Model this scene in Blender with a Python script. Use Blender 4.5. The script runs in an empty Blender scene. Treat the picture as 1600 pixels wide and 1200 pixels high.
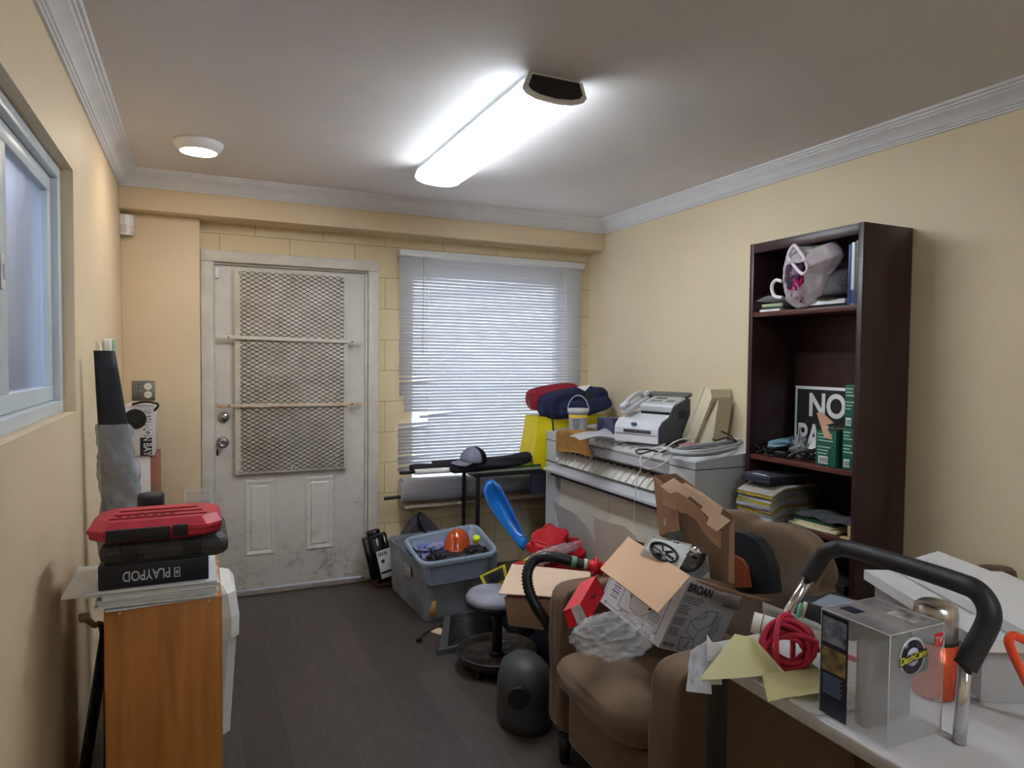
import bpy, bmesh, math, random
from mathutils import Vector, Matrix, noise, Euler
random.seed(7)
C = bpy.context.scene
COL = C.collection
PI = math.pi

# ------------------------------------------------------------ camera
FPX = 1062.0
Xc = Vector((2300, 15, -FPX)).normalized()
Yc = Vector((-491, 43, -FPX)); Yc = (Yc - Xc*(Xc@Yc)).normalized()
Zc = Xc.cross(Yc)
ROT = Matrix((Xc, Yc, Zc))
CAM = Vector((0, 0, 1.457))
cam_d = bpy.data.cameras.new('camera'); cam = bpy.data.objects.new('camera', cam_d)
cam_d.sensor_width = 36; cam_d.lens = FPX/1600*36; cam_d.clip_start = .02
cam.matrix_world = Matrix.Translation(CAM) @ ROT.to_4x4()
COL.objects.link(cam); C.camera = cam

def at(px, py, x=None, y=None, z=None, d=None):
    """point of the room seen at a place in the photo, on a known plane or at a known depth"""
    r = ROT @ Vector((px-800, 600-py, -FPX))
    if x is not None: t = (x-CAM.x)/r.x
    elif y is not None: t = (y-CAM.y)/r.y
    elif z is not None: t = (z-CAM.z)/r.z
    else: t = d/FPX
    return CAM + r*t

# ------------------------------------------------------------ world and exposure
w = bpy.data.worlds.new('world'); C.world = w; w.use_nodes = True
bg = w.node_tree.nodes['Background']
bg.inputs[0].default_value = (.70, .80, 1.0, 1); bg.inputs[1].default_value = 1.7
C.view_settings.view_transform = 'Standard'; C.view_settings.look = 'None'
C.view_settings.gamma = 1; C.view_settings.use_curve_mapping = False
C.view_settings.exposure = 1.82
TUBE = 24.0        # emission of the fluorescent lens
LED = 18.0

# ------------------------------------------------------------ materials
def lin(c): return tuple((v/12.92 if v <= .04045 else ((v+.055)/1.055)**2.4) for v in [q/255 for q in c])
_m = {}
def mat(name, rgb, rough=.6, metal=0, var=0, vscale=8, bump=0, bscale=60, rgb2=None, alpha=1, trans=0, coat=0, stretch=None, emis=0, ior=1.45, sheen=0, bdist=.004):
    if name in _m: return _m[name]
    m = bpy.data.materials.new(name); m.use_nodes = True; _m[name] = m
    nt = m.node_tree; p = nt.nodes['Principled BSDF']
    c = lin(rgb)
    p.inputs['Base Color'].default_value = (*c, 1)
    p.inputs['Roughness'].default_value = rough; p.inputs['Metallic'].default_value = metal
    p.inputs['IOR'].default_value = ior
    if trans: p.inputs['Transmission Weight'].default_value = trans
    if coat: p.inputs['Coat Weight'].default_value = coat; p.inputs['Coat Roughness'].default_value = .15
    if sheen: p.inputs['Sheen Weight'].default_value = sheen; p.inputs['Sheen Roughness'].default_value = .4
    if emis: p.inputs['Emission Color'].default_value = (*c, 1); p.inputs['Emission Strength'].default_value = emis
    g = nt.nodes.new('ShaderNodeNewGeometry'); src = g.outputs['Position']
    if stretch:
        mp = nt.nodes.new('ShaderNodeMapping'); mp.inputs['Scale'].default_value = stretch
        nt.links.new(src, mp.inputs[0]); src = mp.outputs[0]
    if var or rgb2:
        n = nt.nodes.new('ShaderNodeTexNoise'); n.inputs['Scale'].default_value = vscale; n.inputs['Detail'].default_value = 6
        nt.links.new(src, n.inputs['Vector'])
        mr = nt.nodes.new('ShaderNodeMapRange'); mr.inputs[1].default_value = .32; mr.inputs[2].default_value = .68
        nt.links.new(n.outputs[0], mr.inputs[0])
        mx = nt.nodes.new('ShaderNodeMix'); mx.data_type = 'RGBA'
        c2 = lin(rgb2) if rgb2 else tuple(v*(1-var) for v in c)
        mx.inputs[6].default_value = (*c, 1); mx.inputs[7].default_value = (*c2, 1)
        nt.links.new(mr.outputs[0], mx.inputs[0]); nt.links.new(mx.outputs[2], p.inputs['Base Color'])
    if bump:
        n2 = nt.nodes.new('ShaderNodeTexNoise'); n2.inputs['Scale'].default_value = bscale; n2.inputs['Detail'].default_value = 4
        nt.links.new(src, n2.inputs['Vector'])
        b = nt.nodes.new('ShaderNodeBump'); b.inputs['Strength'].default_value = bump; b.inputs['Distance'].default_value = bdist
        nt.links.new(n2.outputs[0], b.inputs['Height']); nt.links.new(b.outputs[0], p.inputs['Normal'])
    if alpha < 1:
        t = nt.nodes.new('ShaderNodeBsdfTransparent'); mxs = nt.nodes.new('ShaderNodeMixShader')
        mxs.inputs[0].default_value = alpha
        nt.links.new(t.outputs[0], mxs.inputs[1]); nt.links.new(p.outputs[0], mxs.inputs[2])
        nt.links.new(mxs.outputs[0], nt.nodes['Material Output'].inputs[0])
    return m

def nodes_of(m): return m.node_tree.nodes, m.node_tree.links

cream = mat('cream_paint', (224, 202, 168), .55, var=.05, vscale=2.5, bump=.08, bscale=300)
cream_r = mat('cream_paint_right', (226, 210, 178), .6, var=.04, vscale=2, bump=.08, bscale=300)
ceil_m = mat('ceiling_paint', (226, 221, 219), .8, var=.04, vscale=3, bump=.15, bscale=220)
crown_m = mat('crown_white', (222, 222, 224), .45, var=.06, vscale=14)
trim_m = mat('trim_paint', (216, 212, 202), .45, var=.08, vscale=9, rgb2=(200, 194, 182))

# painted cinder blocks
block_m = mat('block_paint', (222, 199, 152), .5)
N, L = nodes_of(block_m); p = N['Principled BSDF']
g = N.new('ShaderNodeNewGeometry'); sp = N.new('ShaderNodeSeparateXYZ'); cb = N.new('ShaderNodeCombineXYZ')
L.new(g.outputs['Position'], sp.inputs[0]); L.new(sp.outputs[0], cb.inputs[0]); L.new(sp.outputs[2], cb.inputs[1])
mp = N.new('ShaderNodeMapping'); mp.inputs['Location'].default_value = (-.32, .045, 0); L.new(cb.outputs[0], mp.inputs[0])
br = N.new('ShaderNodeTexBrick'); br.inputs['Scale'].default_value = 1; br.inputs['Brick Width'].default_value = .4; br.inputs['Row Height'].default_value = .203
br.inputs['Mortar Size'].default_value = .0035; br.inputs['Mortar Smooth'].default_value = .4
br.inputs['Color1'].default_value = (*lin((220, 201, 163)), 1); br.inputs['Color2'].default_value = (*lin((216, 196, 157)), 1); br.inputs['Mortar'].default_value = (*lin((184, 160, 118)), 1)
L.new(mp.outputs[0], br.inputs['Vector']); L.new(br.outputs['Color'], p.inputs['Base Color'])
nz = N.new('ShaderNodeTexNoise'); nz.inputs['Scale'].default_value = 90; nz.inputs['Detail'].default_value = 5; L.new(g.outputs['Position'], nz.inputs['Vector'])
ma = N.new('ShaderNodeMath'); ma.operation = 'MULTIPLY_ADD'; L.new(br.outputs['Fac'], ma.inputs[0]); ma.inputs[1].default_value = -1.2
L.new(nz.outputs[0], ma.inputs[2])
bp = N.new('ShaderNodeBump'); bp.inputs['Strength'].default_value = .35; bp.inputs['Distance'].default_value = .006; L.new(ma.outputs[0], bp.inputs['Height']); L.new(bp.outputs[0], p.inputs['Normal'])

# dark vinyl plank floor
floor_m = mat('vinyl_plank', (78, 68, 66), .42)
N, L = nodes_of(floor_m); p = N['Principled BSDF']
g = N.new('ShaderNodeNewGeometry'); mp = N.new('ShaderNodeMapping'); mp.inputs['Rotation'].default_value = (0, 0, PI/2); L.new(g.outputs['Position'], mp.inputs[0])
br = N.new('ShaderNodeTexBrick'); br.inputs['Scale'].default_value = 1; br.inputs['Brick Width'].default_value = 1.2; br.inputs['Row Height'].default_value = .15
br.inputs['Mortar Size'].default_value = .0012; br.inputs['Color1'].default_value = (*lin((76, 66, 62)), 1); br.inputs['Color2'].default_value = (*lin((62, 53, 50)), 1); br.inputs['Mortar'].default_value = (*lin((40, 34, 33)), 1)
L.new(mp.outputs[0], br.inputs['Vector'])
m2 = N.new('ShaderNodeMapping'); m2.inputs['Scale'].default_value = (45, 3, 1); L.new(g.outputs['Position'], m2.inputs[0])
nz = N.new('ShaderNodeTexNoise'); nz.inputs['Scale'].default_value = 1.6; nz.inputs['Detail'].default_value = 7; L.new(m2.outputs[0], nz.inputs['Vector'])
nd = N.new('ShaderNodeTexNoise'); nd.inputs['Scale'].default_value = 5; nd.inputs['Detail'].default_value = 9; nd.inputs['Roughness'].default_value = .7; L.new(g.outputs['Position'], nd.inputs['Vector'])
mx = N.new('ShaderNodeMix'); mx.data_type = 'RGBA'; mx.blend_type = 'MULTIPLY'; mx.inputs[0].default_value = .55
mr = N.new('ShaderNodeMapRange'); mr.inputs[1].default_value = .3; mr.inputs[2].default_value = .7; mr.inputs[3].default_value = .55; mr.inputs[4].default_value = 1.25; L.new(nz.outputs[0], mr.inputs[0])
L.new(br.outputs['Color'], mx.inputs[6]); L.new(mr.outputs[0], mx.inputs[7])
mx2 = N.new('ShaderNodeMix'); mx2.data_type = 'RGBA'; mx2.inputs[7].default_value = (*lin((100, 90, 84)), 1)
mr2 = N.new('ShaderNodeMapRange'); mr2.inputs[1].default_value = .5; mr2.inputs[2].default_value = .8; mr2.inputs[4].default_value = .55; L.new(nd.outputs[0], mr2.inputs[0])
L.new(mr2.outputs[0], mx2.inputs[0]); L.new(mx.outputs[2], mx2.inputs[6]); L.new(mx2.outputs[2], p.inputs['Base Color'])
rr = N.new('ShaderNodeMapRange'); rr.inputs[3].default_value = .32; rr.inputs[4].default_value = .6; L.new(nd.outputs[0], rr.inputs[0]); L.new(rr.outputs[0], p.inputs['Roughness'])
bp = N.new('ShaderNodeBump'); bp.inputs['Strength'].default_value = .2; bp.inputs['Distance'].default_value = .002; L.new(nz.outputs[0], bp.inputs['Height']); L.new(bp.outputs[0], p.inputs['Normal'])

# dirty white door: scuffs gather near the foot and around the latch
door_m = mat('door_paint', (214, 212, 206), .45)
N, L = nodes_of(door_m); p = N['Principled BSDF']
g = N.new('ShaderNodeNewGeometry'); sp = N.new('ShaderNodeSeparateXYZ'); L.new(g.outputs['Position'], sp.inputs[0])
nz = N.new('ShaderNodeTexNoise'); nz.inputs['Scale'].default_value = 14; nz.inputs['Detail'].default_value = 12; nz.inputs['Roughness'].default_value = .8; L.new(g.outputs['Position'], nz.inputs['Vector'])
nw = N.new('ShaderNodeTexNoise'); nw.inputs['Scale'].default_value = 3.2; nw.inputs['Detail'].default_value = 3; L.new(g.outputs['Position'], nw.inputs['Vector'])
a1 = N.new('ShaderNodeMapRange'); a1.inputs[1].default_value = .50; a1.inputs[2].default_value = .66; L.new(nz.outputs[0], a1.inputs[0])
a2 = N.new('ShaderNodeMapRange'); a2.inputs[1].default_value = .75; a2.inputs[2].default_value = .1; a2.inputs[3].default_value = .25; a2.inputs[4].default_value = 1; L.new(sp.outputs[2], a2.inputs[0])
a3 = N.new('ShaderNodeMapRange'); a3.inputs[1].default_value = .42; a3.inputs[2].default_value = .6; L.new(nw.outputs[0], a3.inputs[0])
m1 = N.new('ShaderNodeMath'); m1.operation = 'MULTIPLY'; L.new(a1.outputs[0], m1.inputs[0]); L.new(a2.outputs[0], m1.inputs[1])
m3 = N.new('ShaderNodeMath'); m3.operation = 'MULTIPLY'; L.new(m1.outputs[0], m3.inputs[0]); L.new(a3.outputs[0], m3.inputs[1])
mx = N.new('ShaderNodeMix'); mx.data_type = 'RGBA'; mx.inputs[6].default_value = (*lin((216, 213, 207)), 1); mx.inputs[7].default_value = (*lin((110, 106, 96)), 1)
L.new(m3.outputs[0], mx.inputs[0]); L.new(mx.outputs[2], p.inputs['Base Color'])

def wood(name, a, b, rough=.45, st=(40, 40, 3)):
    return mat(name, a, rough, rgb2=b, vscale=1.0, stretch=st, bump=.04, bscale=3)
oak = wood('oak_laminate', (196, 132, 66), (160, 98, 44), .4, (26, 26, 2.2))
espresso = wood('espresso_laminate', (56, 32, 33), (44, 25, 27), .35, (20, 20, 2))
black = mat('black_plastic', (26, 26, 29), .45, var=.2, vscale=30)
blackd = mat('dusty_black_plastic', (40, 40, 42), .55, rgb2=(62, 60, 57), vscale=9)
rubber = mat('black_rubber', (24, 24, 27), .38)
white = mat('white_plastic', (232, 232, 232), .4)
paper = mat('white_paper', (232, 232, 236), .7)
paper2 = mat('aged_paper', (214, 212, 206), .7)
yellowpaper = mat('yellow_paper', (224, 208, 90), .7)
steel = mat('steel', (170, 170, 174), .3, metal=1, var=.2, vscale=20)
chrome = mat('chrome', (215, 215, 220), .12, metal=1)
darksteel = mat('dark_steel', (60, 58, 58), .4, metal=.7)
kraft = mat('kraft_cardboard', (168, 132, 104), .75, var=.07, vscale=6)
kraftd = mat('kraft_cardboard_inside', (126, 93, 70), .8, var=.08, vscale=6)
kraftl = mat('kraft_cardboard_pale', (212, 184, 158), .75, var=.04, vscale=6)
greyp = mat('grey_plastic', (178, 180, 186), .4, var=.06, vscale=5)
beige = mat('beige_plastic', (224, 214, 186), .45, var=.05, vscale=5)
clear = mat('clear_plastic', (235, 240, 245), .08, alpha=.16)
gloss_clear = mat('clear_film', (240, 240, 245), .12, alpha=.3, bump=.8, bscale=14)
ink = mat('black_ink', (28, 28, 34), .6)
inkw = mat('white_ink', (236, 236, 238), .5)
red = mat('red_plastic', (196, 30, 40), .38)
navy = mat('navy_fabric', (28, 37, 78), .8, var=.2, vscale=40, bump=.3, bscale=200)
suede = mat('brown_suede', (116, 93, 72), .9, var=.2, vscale=10, bump=.15, bscale=120, sheen=.25)

# ------------------------------------------------------------ mesh kit
class G:
    """collects shapes in room coordinates, becomes ONE mesh object"""
    def __init__(s, M=None): s.bm = bmesh.new(); s.M = M or Matrix(); s.mi = 0
    def _add(s, b, M=None, smooth=False):
        MM = s.M @ M if M is not None else s.M
        bmesh.ops.transform(b, matrix=MM, verts=b.verts)
        for f in b.faces: f.material_index = s.mi; f.smooth = smooth
        me = bpy.data.meshes.new('t'); b.to_mesh(me); b.free(); s.bm.from_mesh(me); bpy.data.meshes.remove(me)
        return s
    def box(s, lo, hi, bev=0, rot=None, seg=2, smooth=None):
        lo, hi = Vector(lo), Vector(hi); b = bmesh.new(); bmesh.ops.create_cube(b, size=1)
        bmesh.ops.scale(b, vec=[max(abs(v), 1e-4) for v in (hi-lo)], verts=b.verts)
        if bev: bmesh.ops.bevel(b, geom=b.edges[:], offset=bev, segments=seg, affect='EDGES', profile=.5)
        M = Matrix.Translation((lo+hi)/2)
        if rot: M = M @ Euler(rot).to_matrix().to_4x4()
        return s._add(b, M, bool(bev) if smooth is None else smooth)
    def obox(s, M, size, bev=0, seg=2):
        """box centred on matrix M"""
        b = bmesh.new(); bmesh.ops.create_cube(b, size=1); bmesh.ops.scale(b, vec=size, verts=b.verts)
        if bev: bmesh.ops.bevel(b, geom=b.edges[:], offset=bev, segments=seg, affect='EDGES', profile=.5)
        return s._add(b, M, bool(bev))
    def cyl(s, p0, p1, r0, r1=None, seg=24, caps=True):
        p0, p1 = Vector(p0), Vector(p1); r1 = r0 if r1 is None else r1; b = bmesh.new()
        bmesh.ops.create_cone(b, cap_ends=caps, segments=seg, radius1=r0, radius2=r1, depth=(p1-p0).length)
        M = Matrix.Translation((p0+p1)/2) @ (p1-p0).to_track_quat('Z', 'Y').to_matrix().to_4x4()
        for f in b.faces: f.smooth = len(f.verts) == 4
        MM = s.M @ M; bmesh.ops.transform(b, matrix=MM, verts=b.verts)
        for f in b.faces: f.material_index = s.mi
        me = bpy.data.meshes.new('t'); b.to_mesh(me); b.free(); s.bm.from_mesh(me); bpy.data.meshes.remove(me); return s
    def tube(s, pts, r, seg=12, closed=False, sub=6, ridged=0):
        pts = [Vector(p) for p in pts]; n = len(pts)
        def cr(a, b, c, d, t): return .5*((2*b)+(c-a)*t+(2*a-5*b+4*c-d)*t*t+(-a+3*b-3*c+d)*t**3)
        P = []
        if n > 2 and sub > 1:
            for i in range(n if closed else n-1):
                g_ = lambda k: pts[k % n] if closed else pts[min(max(k, 0), n-1)]
                for k in range(sub): P.append(cr(g_(i-1), g_(i), g_(i+1), g_(i+2), k/sub))
            if not closed: P.append(pts[-1])
        else: P = pts
        b = bmesh.new(); rings = []; up = None; m = len(P)
        for i, q in enumerate(P):
            t = (P[(i+1) % m]-P[i-1]) if closed else (P[min(i+1, m-1)]-P[max(i-1, 0)])
            if t.length < 1e-9: t = Vector((0, 0, 1))
            t.normalize()
            if up is None: up = t.orthogonal().normalized()
            up = (up - t*(up@t));
            up = up.normalized() if up.length > 1e-6 else t.orthogonal().normalized()
            sd = t.cross(up)
            rr_ = r(i/(m-1)) if callable(r) else r
            if ridged: rr_ *= 1 + (ridged if i % 2 else -ridged)
            rings.append([b.verts.new(q+(up*math.cos(2*PI*k/seg)+sd*math.sin(2*PI*k/seg))*rr_) for k in range(seg)])
        for i in range(m if closed else m-1):
            A, B = rings[i], rings[(i+1) % m]
            for k in range(seg): b.faces.new((A[k], A[(k+1) % seg], B[(k+1) % seg], B[k]))
        if not closed: b.faces.new(rings[0][::-1]); b.faces.new(rings[-1])
        return s._add(b, None, True)
    def lathe(s, prof, M=None, seg=32, smooth=True):
        b = bmesh.new(); R_ = []
        for r_, z_ in prof:
            R_.append([b.verts.new((max(r_, 1e-5)*math.cos(2*PI*k/seg), max(r_, 1e-5)*math.sin(2*PI*k/seg), z_)) for k in range(seg)])
        for A, B in zip(R_, R_[1:]):
            for k in range(seg): b.faces.new((A[k], A[(k+1) % seg], B[(k+1) % seg], B[k]))
        bmesh.ops.remove_doubles(b, verts=b.verts, dist=1e-5)
        return s._add(b, M, smooth)
    def prism(s, pts, thick, nrm=None):
        """polygon in room space extruded by thick along its normal"""
        pts = [Vector(p) for p in pts]
        if nrm is None:
            nrm = Vector((0, 0, 0))
            for i in range(len(pts)): nrm += (pts[i]-pts[0]).cross(pts[(i+1) % len(pts)]-pts[0])
        nrm = Vector(nrm).normalized()*thick
        b = bmesh.new(); A = [b.verts.new(p) for p in pts]; B = [b.verts.new(p+nrm) for p in pts]; k = len(pts)
        b.faces.new(A[::-1]); b.faces.new(B)
        for i in range(k): b.faces.new((A[i], A[(i+1) % k], B[(i+1) % k], B[i]))
        bmesh.ops.recalc_face_normals(b, faces=b.faces)
        return s._add(b)
    def loft(s, rings, cap0=True, cap1=True, smooth=False, closed=True):
        b = bmesh.new(); R_ = [[b.verts.new(Vector(p)) for p in r_] for r_ in rings]; k = len(R_[0])
        for A, B in zip(R_, R_[1:]):
            for i in range(k if closed else k-1): b.faces.new((A[i], A[(i+1) % k], B[(i+1) % k], B[i]))
        if cap0: b.faces.new(R_[0][::-1])
        if cap1: b.faces.new(R_[-1])
        bmesh.ops.recalc_face_normals(b, faces=b.faces)
        return s._add(b, None, smooth)
    def grid(s, fn, nu, nv, thick=0, smooth=True):
        b = bmesh.new(); V = [[b.verts.new(fn(i/nu, j/nv)) for j in range(nv+1)] for i in range(nu+1)]
        for i in range(nu):
            for j in range(nv): b.faces.new((V[i][j], V[i+1][j], V[i+1][j+1], V[i][j+1]))
        if thick: bmesh.ops.solidify(b, geom=b.faces[:], thickness=thick)
        return s._add(b, None, smooth)
    def blob(s, c, r, amp=0, fr=4, seed=0, M=None, sub=4, creases=False):
        b = bmesh.new(); bmesh.ops.create_icosphere(b, subdivisions=sub, radius=1)
        for v in b.verts:
            d = v.co.copy()
            n_ = noise.noise(d*fr+Vector((seed*7.1, seed*3.3, 1)))
            if creases: n_ = abs(n_)*2-.5+.4*noise.noise(d*fr*2.3+Vector((seed, 2, 3)))
            v.co = d*(1+amp*n_)
        bmesh.ops.scale(b, vec=r, verts=b.verts)
        T = Matrix.Translation(c) @ (M if M else Matrix())
        return s._add(b, T, True)
    def build(s, name, m, parent=None, **kw):
        me = bpy.data.meshes.new(name); bm = s.bm
        if not bm.verts: raise Exception(name)
        co = [v.co for v in bm.verts]
        lo = Vector((min(c.x for c in co), min(c.y for c in co), min(c.z for c in co))); hi = Vector((max(c.x for c in co), max(c.y for c in co), max(c.z for c in co)))
        o0 = Vector(((lo.x+hi.x)/2, (lo.y+hi.y)/2, lo.z))
        bmesh.ops.translate(bm, vec=-o0, verts=bm.verts)
        bm.to_mesh(me); bm.free()
        for mm in (m if isinstance(m, (list, tuple)) else [m]): me.materials.append(mm)
        o = bpy.data.objects.new(name, me); COL.objects.link(o)
        return place(o, o0, parent, **kw)

WL = {}
def place(o, wloc, parent=None, label=None, cat=None, group=None, kind=None):
    WL[o.name] = Vector(wloc)
    o.location = wloc
    if parent is not None: o.parent = parent; o.location = Vector(wloc)-WL[parent.name]
    if label: o['label'] = label
    if cat: o['category'] = cat
    if group: o['group'] = group
    if kind: o['kind'] = kind
    return o
def thing(name, label, cat, loc, group=None, kind=None):
    o = bpy.data.objects.new(name, None); o.empty_display_size = .05; COL.objects.link(o)
    return place(o, Vector(loc), None, label, cat, group, kind)
def frame(o, ux, uy):
    ux = Vector(ux).normalized(); uy = Vector(uy); uy = (uy-ux*(ux@uy)).normalized(); uz = ux.cross(uy)
    M = Matrix((ux, uy, uz)).transposed().to_4x4(); M.translation = Vector(o); return M
def text(s, M, size, m, parent, name='lettering', depth=.0004, align='LEFT', width=None, shear=0, bold=0):
    cu = bpy.data.curves.new('t', 'FONT'); cu.body = s; cu.size = size; cu.extrude = depth; cu.align_x = align; cu.shear = shear; cu.offset = bold*size
    ob = bpy.data.objects.new('t', cu); me = bpy.data.meshes.new_from_object(ob); bpy.data.objects.remove(ob)
    if width:
        xs = [v.co.x for v in me.vertices]; k = width/(max(xs)-min(xs))
        for v in me.vertices: v.co.x *= k
    g_ = G(M); g_.bm.from_mesh(me); bmesh.ops.transform(g_.bm, matrix=M, verts=g_.bm.verts); bpy.data.meshes.remove(me)
    for f in g_.bm.faces: f.material_index = 0
    return g_.build(name, m, parent)
def V(*a): return Vector(a)
def lines(g_, M, x0, x1, y0, n, dy, h=.0022, jag=.3):
    """rows of small print as thin bars on a face"""
    for i in range(n):
        xe = x1-(x1-x0)*random.random()*jag
        g_.obox(M @ Matrix.Translation(((x0+xe)/2, y0-i*dy, 0)), (xe-x0, h, .0006))

# ------------------------------------------------------------ room shell
XL, XR, YB, YC, YBM = -.382, 2.675, 4.426, 4.33, 4.22
YR = -2.0; CZ = 2.455
S = dict(kind='structure')
G().box((XL-.3, YR-.2, -.12), (XR+.2, YB+.2, 0)).build('floor', floor_m, **S)
G().box((XL-.3, YR-.2, CZ), (XR+.2, YB+.2, CZ+.12)).build('ceiling', ceil_m, **S)
G().box((XR, YR, 0), (XR+.15, YB+.2, CZ)).build('wall_right', cream_r, **S)
G().box((XL-.25, YR-.15, 0), (XR+.15, YR, CZ)).build('wall_rear', cream_r, **S)
WY0, WY1, WZ0, WZ1 = 1.42, 2.745, 1.264, 2.085
g = G(); a, b = XL-.16, XL
g.box((a, YR, 0), (b, YB+.2, WZ0)).box((a, YR, WZ1), (b, YB+.2, CZ)).box((a, YR, WZ0), (b, WY0, WZ1)).box((a, WY1, WZ0), (b, YB+.2, WZ1))
g.build('wall_left', cream, **S)
DX0, DX1, DZ = .085, 1.005, 2.03
BX0, BX1, BZ0, BZ1 = 1.30, 2.49, .57, 2.07
g = G(); a, b = YB, YB+.2
g.box((XL, a, 0), (.03, b, CZ)).box((.03, a, 2.07), (1.06, b, CZ)).box((1.06, a, 0), (BX0, b, CZ))
g.box((BX0, a, 0), (BX1, b, BZ0)).box((BX0, a, BZ1), (BX1, b, CZ)).box((BX1, a, 0), (XR, b, CZ))
g.build('wall_back', block_m, **S)
G().box((XL, YC, 0), (.013, YB+.01, 2.25), .003).build('wall_pier', cream, **S)
G().box((XL, YBM, 2.25), (XR, YB+.05, CZ), .003).build('trim_1', cream, **S)
G().box((-40, -40, -.2), (40, 40, -.15)).build('ground', mat('pale_concrete', (190, 190, 188), .9, var=.1, vscale=1), **S)
# crown moulding
prof = [(0, .085), (.010, .085), (.012, .078), (.018, .076), (.020, .070), (.026, .068), (.029, .062), (.034, .055), (.044, .044), (.056, .034), (.064, .028), (.068, .021), (.076, .019), (.078, .012), (.088, .010), (.092, 0), (0, 0)]
prof = [(d*1.0, h) for d, h in prof]
def crown(name, fn):
    g = G(); g.loft([[fn(0, d, h) for d, h in prof], [fn(1, d, h) for d, h in prof]]); g.build(name, crown_m, **S)
crown('trim_2', lambda e, d, h: V(XL+d, YR+d if e == 0 else YBM-d, CZ-h))
crown('trim_3', lambda e, d, h: V(XL+d if e == 0 else XR-d, YBM-d, CZ-h))
crown('trim_4', lambda e, d, h: V(XR-d, YR+d if e == 0 else YBM-d, CZ-h))
crown('trim_5', lambda e, d, h: V(XL+d if e == 0 else XR-d, YR+d, CZ-h))
# rough plaster sill ledge under the blind
def sillf(y, z):
    return [V(1.22+i*(XR-1.22)/60, y + (noise.noise(V(i*.9, z*9, 1))*.006 if y < YB-.05 else 0), z+noise.noise(V(i*.7, 5, 2))*.004*(1 if z < .5 else 0)) for i in range(61)]
g = G(); g.loft([sillf(4.285, .500), sillf(4.285, .478), sillf(YB+.02, .47), sillf(YB+.02, .506)], smooth=False)
g.build('trim_6', mat('rough_plaster', (206, 190, 178), .85, var=.15, vscale=30, bump=.8, bscale=60), **S)

# ------------------------------------------------------------ door
door = thing('door_1', None, None, (.545, 4.44, 0), kind='structure')
g = G()
for (lo, hi) in [((.016, 4.40, 0), (.085, 4.52, 2.0195)), ((1.005, 4.40, 0), (1.073, 4.52, 2.0195)), ((.016, 4.40, 2.02), (1.073, 4.52, 2.087))]: g.box(lo, hi, .004)
for (lo, hi) in [((.0855, 4.425, 0), (.093, 4.519, 2.0075)), ((.990, 4.425, 0), (1.0045, 4.519, 2.0075)), ((.0855, 4.425, 2.008), (1.0045, 4.519, 2.0195))]: g.box(lo, hi, .002)
g.build('door_frame', trim_m, door)
g = G(); g.box((.0935, 4.445, .020), (.9895, 4.487, 2.006), .002)
for (x0, x1) in ((.252, .432), (.612, .792)):
    for z0, z1 in ((.228, .700),):
        for k, (ins, dep) in enumerate(((0, .004), (.012, .0075), (.03, .004))):
            pass
        # moulded raised panel: outer bevelled frame and a sunk field
        def fr(i_, yy): return [V(x0+i_, yy, z0+i_), V(x1-i_, yy, z0+i_), V(x1-i_, yy, z1-i_), V(x0+i_, yy, z1-i_)]
        g.loft([fr(0, 4.4455), fr(.010, 4.437), fr(.022, 4.440), fr(.034, 4.4435), fr(.042, 4.4365)], cap0=False)
g.build('door_leaf', door_m, door)
g = G(); g.box((.05, 4.38, 0), (1.04, 4.56, .010), .003)
g.build('threshold', mat('worn_sill', (120, 108, 96), .6, var=.3, vscale=20), door)
# security grille
GX0, GX1, GZ0, GZ1 = .200, .872, .744, 1.985
gr = G().box((GX0, 4.412, GZ0), (GX1, 4.4165, GZ1), .001).build('grille_plate', mat('grille_paint', (220, 216, 204), .5, var=.08, vscale=6, rgb2=(200, 194, 180)), door)
ax0, ax1, az0, az1 = GX0+.032, GX1-.022, GZ0+.012, GZ1-.012
g = G(); cw, ch = .0465, .0262
def clipseg(x_a, z_a, x_b, z_b):
    t0, t1 = 0, 1; dx, dz = x_b-x_a, z_b-z_a
    for p_, q_ in ((-dx, x_a-ax0), (dx, ax1-x_a), (-dz, z_a-az0), (dz, az1-z_a)):
        r_ = q_/p_
        if p_ < 0: t0 = max(t0, r_)
        else: t1 = min(t1, r_)
    return (x_a+t0*dx, z_a+t0*dz, x_a+t1*dx, z_a+t1*dz) if t0 < t1 else None
W_ = ax1-ax0; sl = ch/cw
for sg in (1, -1):
    k = -int(W_*sl/ch)-2
    while k*ch < (az1-az0)+W_*sl+ch:
        z_a = az0+k*ch
        sgm = clipseg(ax0, z_a, ax1, z_a+W_*sl) if sg > 0 else clipseg(ax0, z_a, ax1, z_a-W_*sl)
        if sgm:
            xa, za, xb, zb = sgm; Ln = math.hypot(xb-xa, zb-za)
            if Ln > .01: g.obox(frame(((xa+xb)/2, 4.409, (za+zb)/2), (xb-xa, 0, zb-za), (0, -1, 0)), (Ln, .004, .0026))
        k += 1
g.build('grille_mesh', mat('dark_brown_metal', (66, 56, 46), .6, rgb2=(34, 28, 24), vscale=4), gr)  # mesh bars coloured dark brown against the cream plate
g = G()
for sx, sz in ((.235, 1.96), (.545, 1.955), (.84, 1.95), (.235, .83), (.235, .765), (.53, .765), (.80, .83), (.80, .765)):
    g.cyl((sx, 4.411, sz), (sx, 4.404, sz), .012, .008, 12).cyl((sx, 4.405, sz), (sx, 4.400, sz), .005, .005, 8)
g.build('washer_bolts', mat('painted_bolt', (205, 202, 192), .5), gr)
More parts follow.
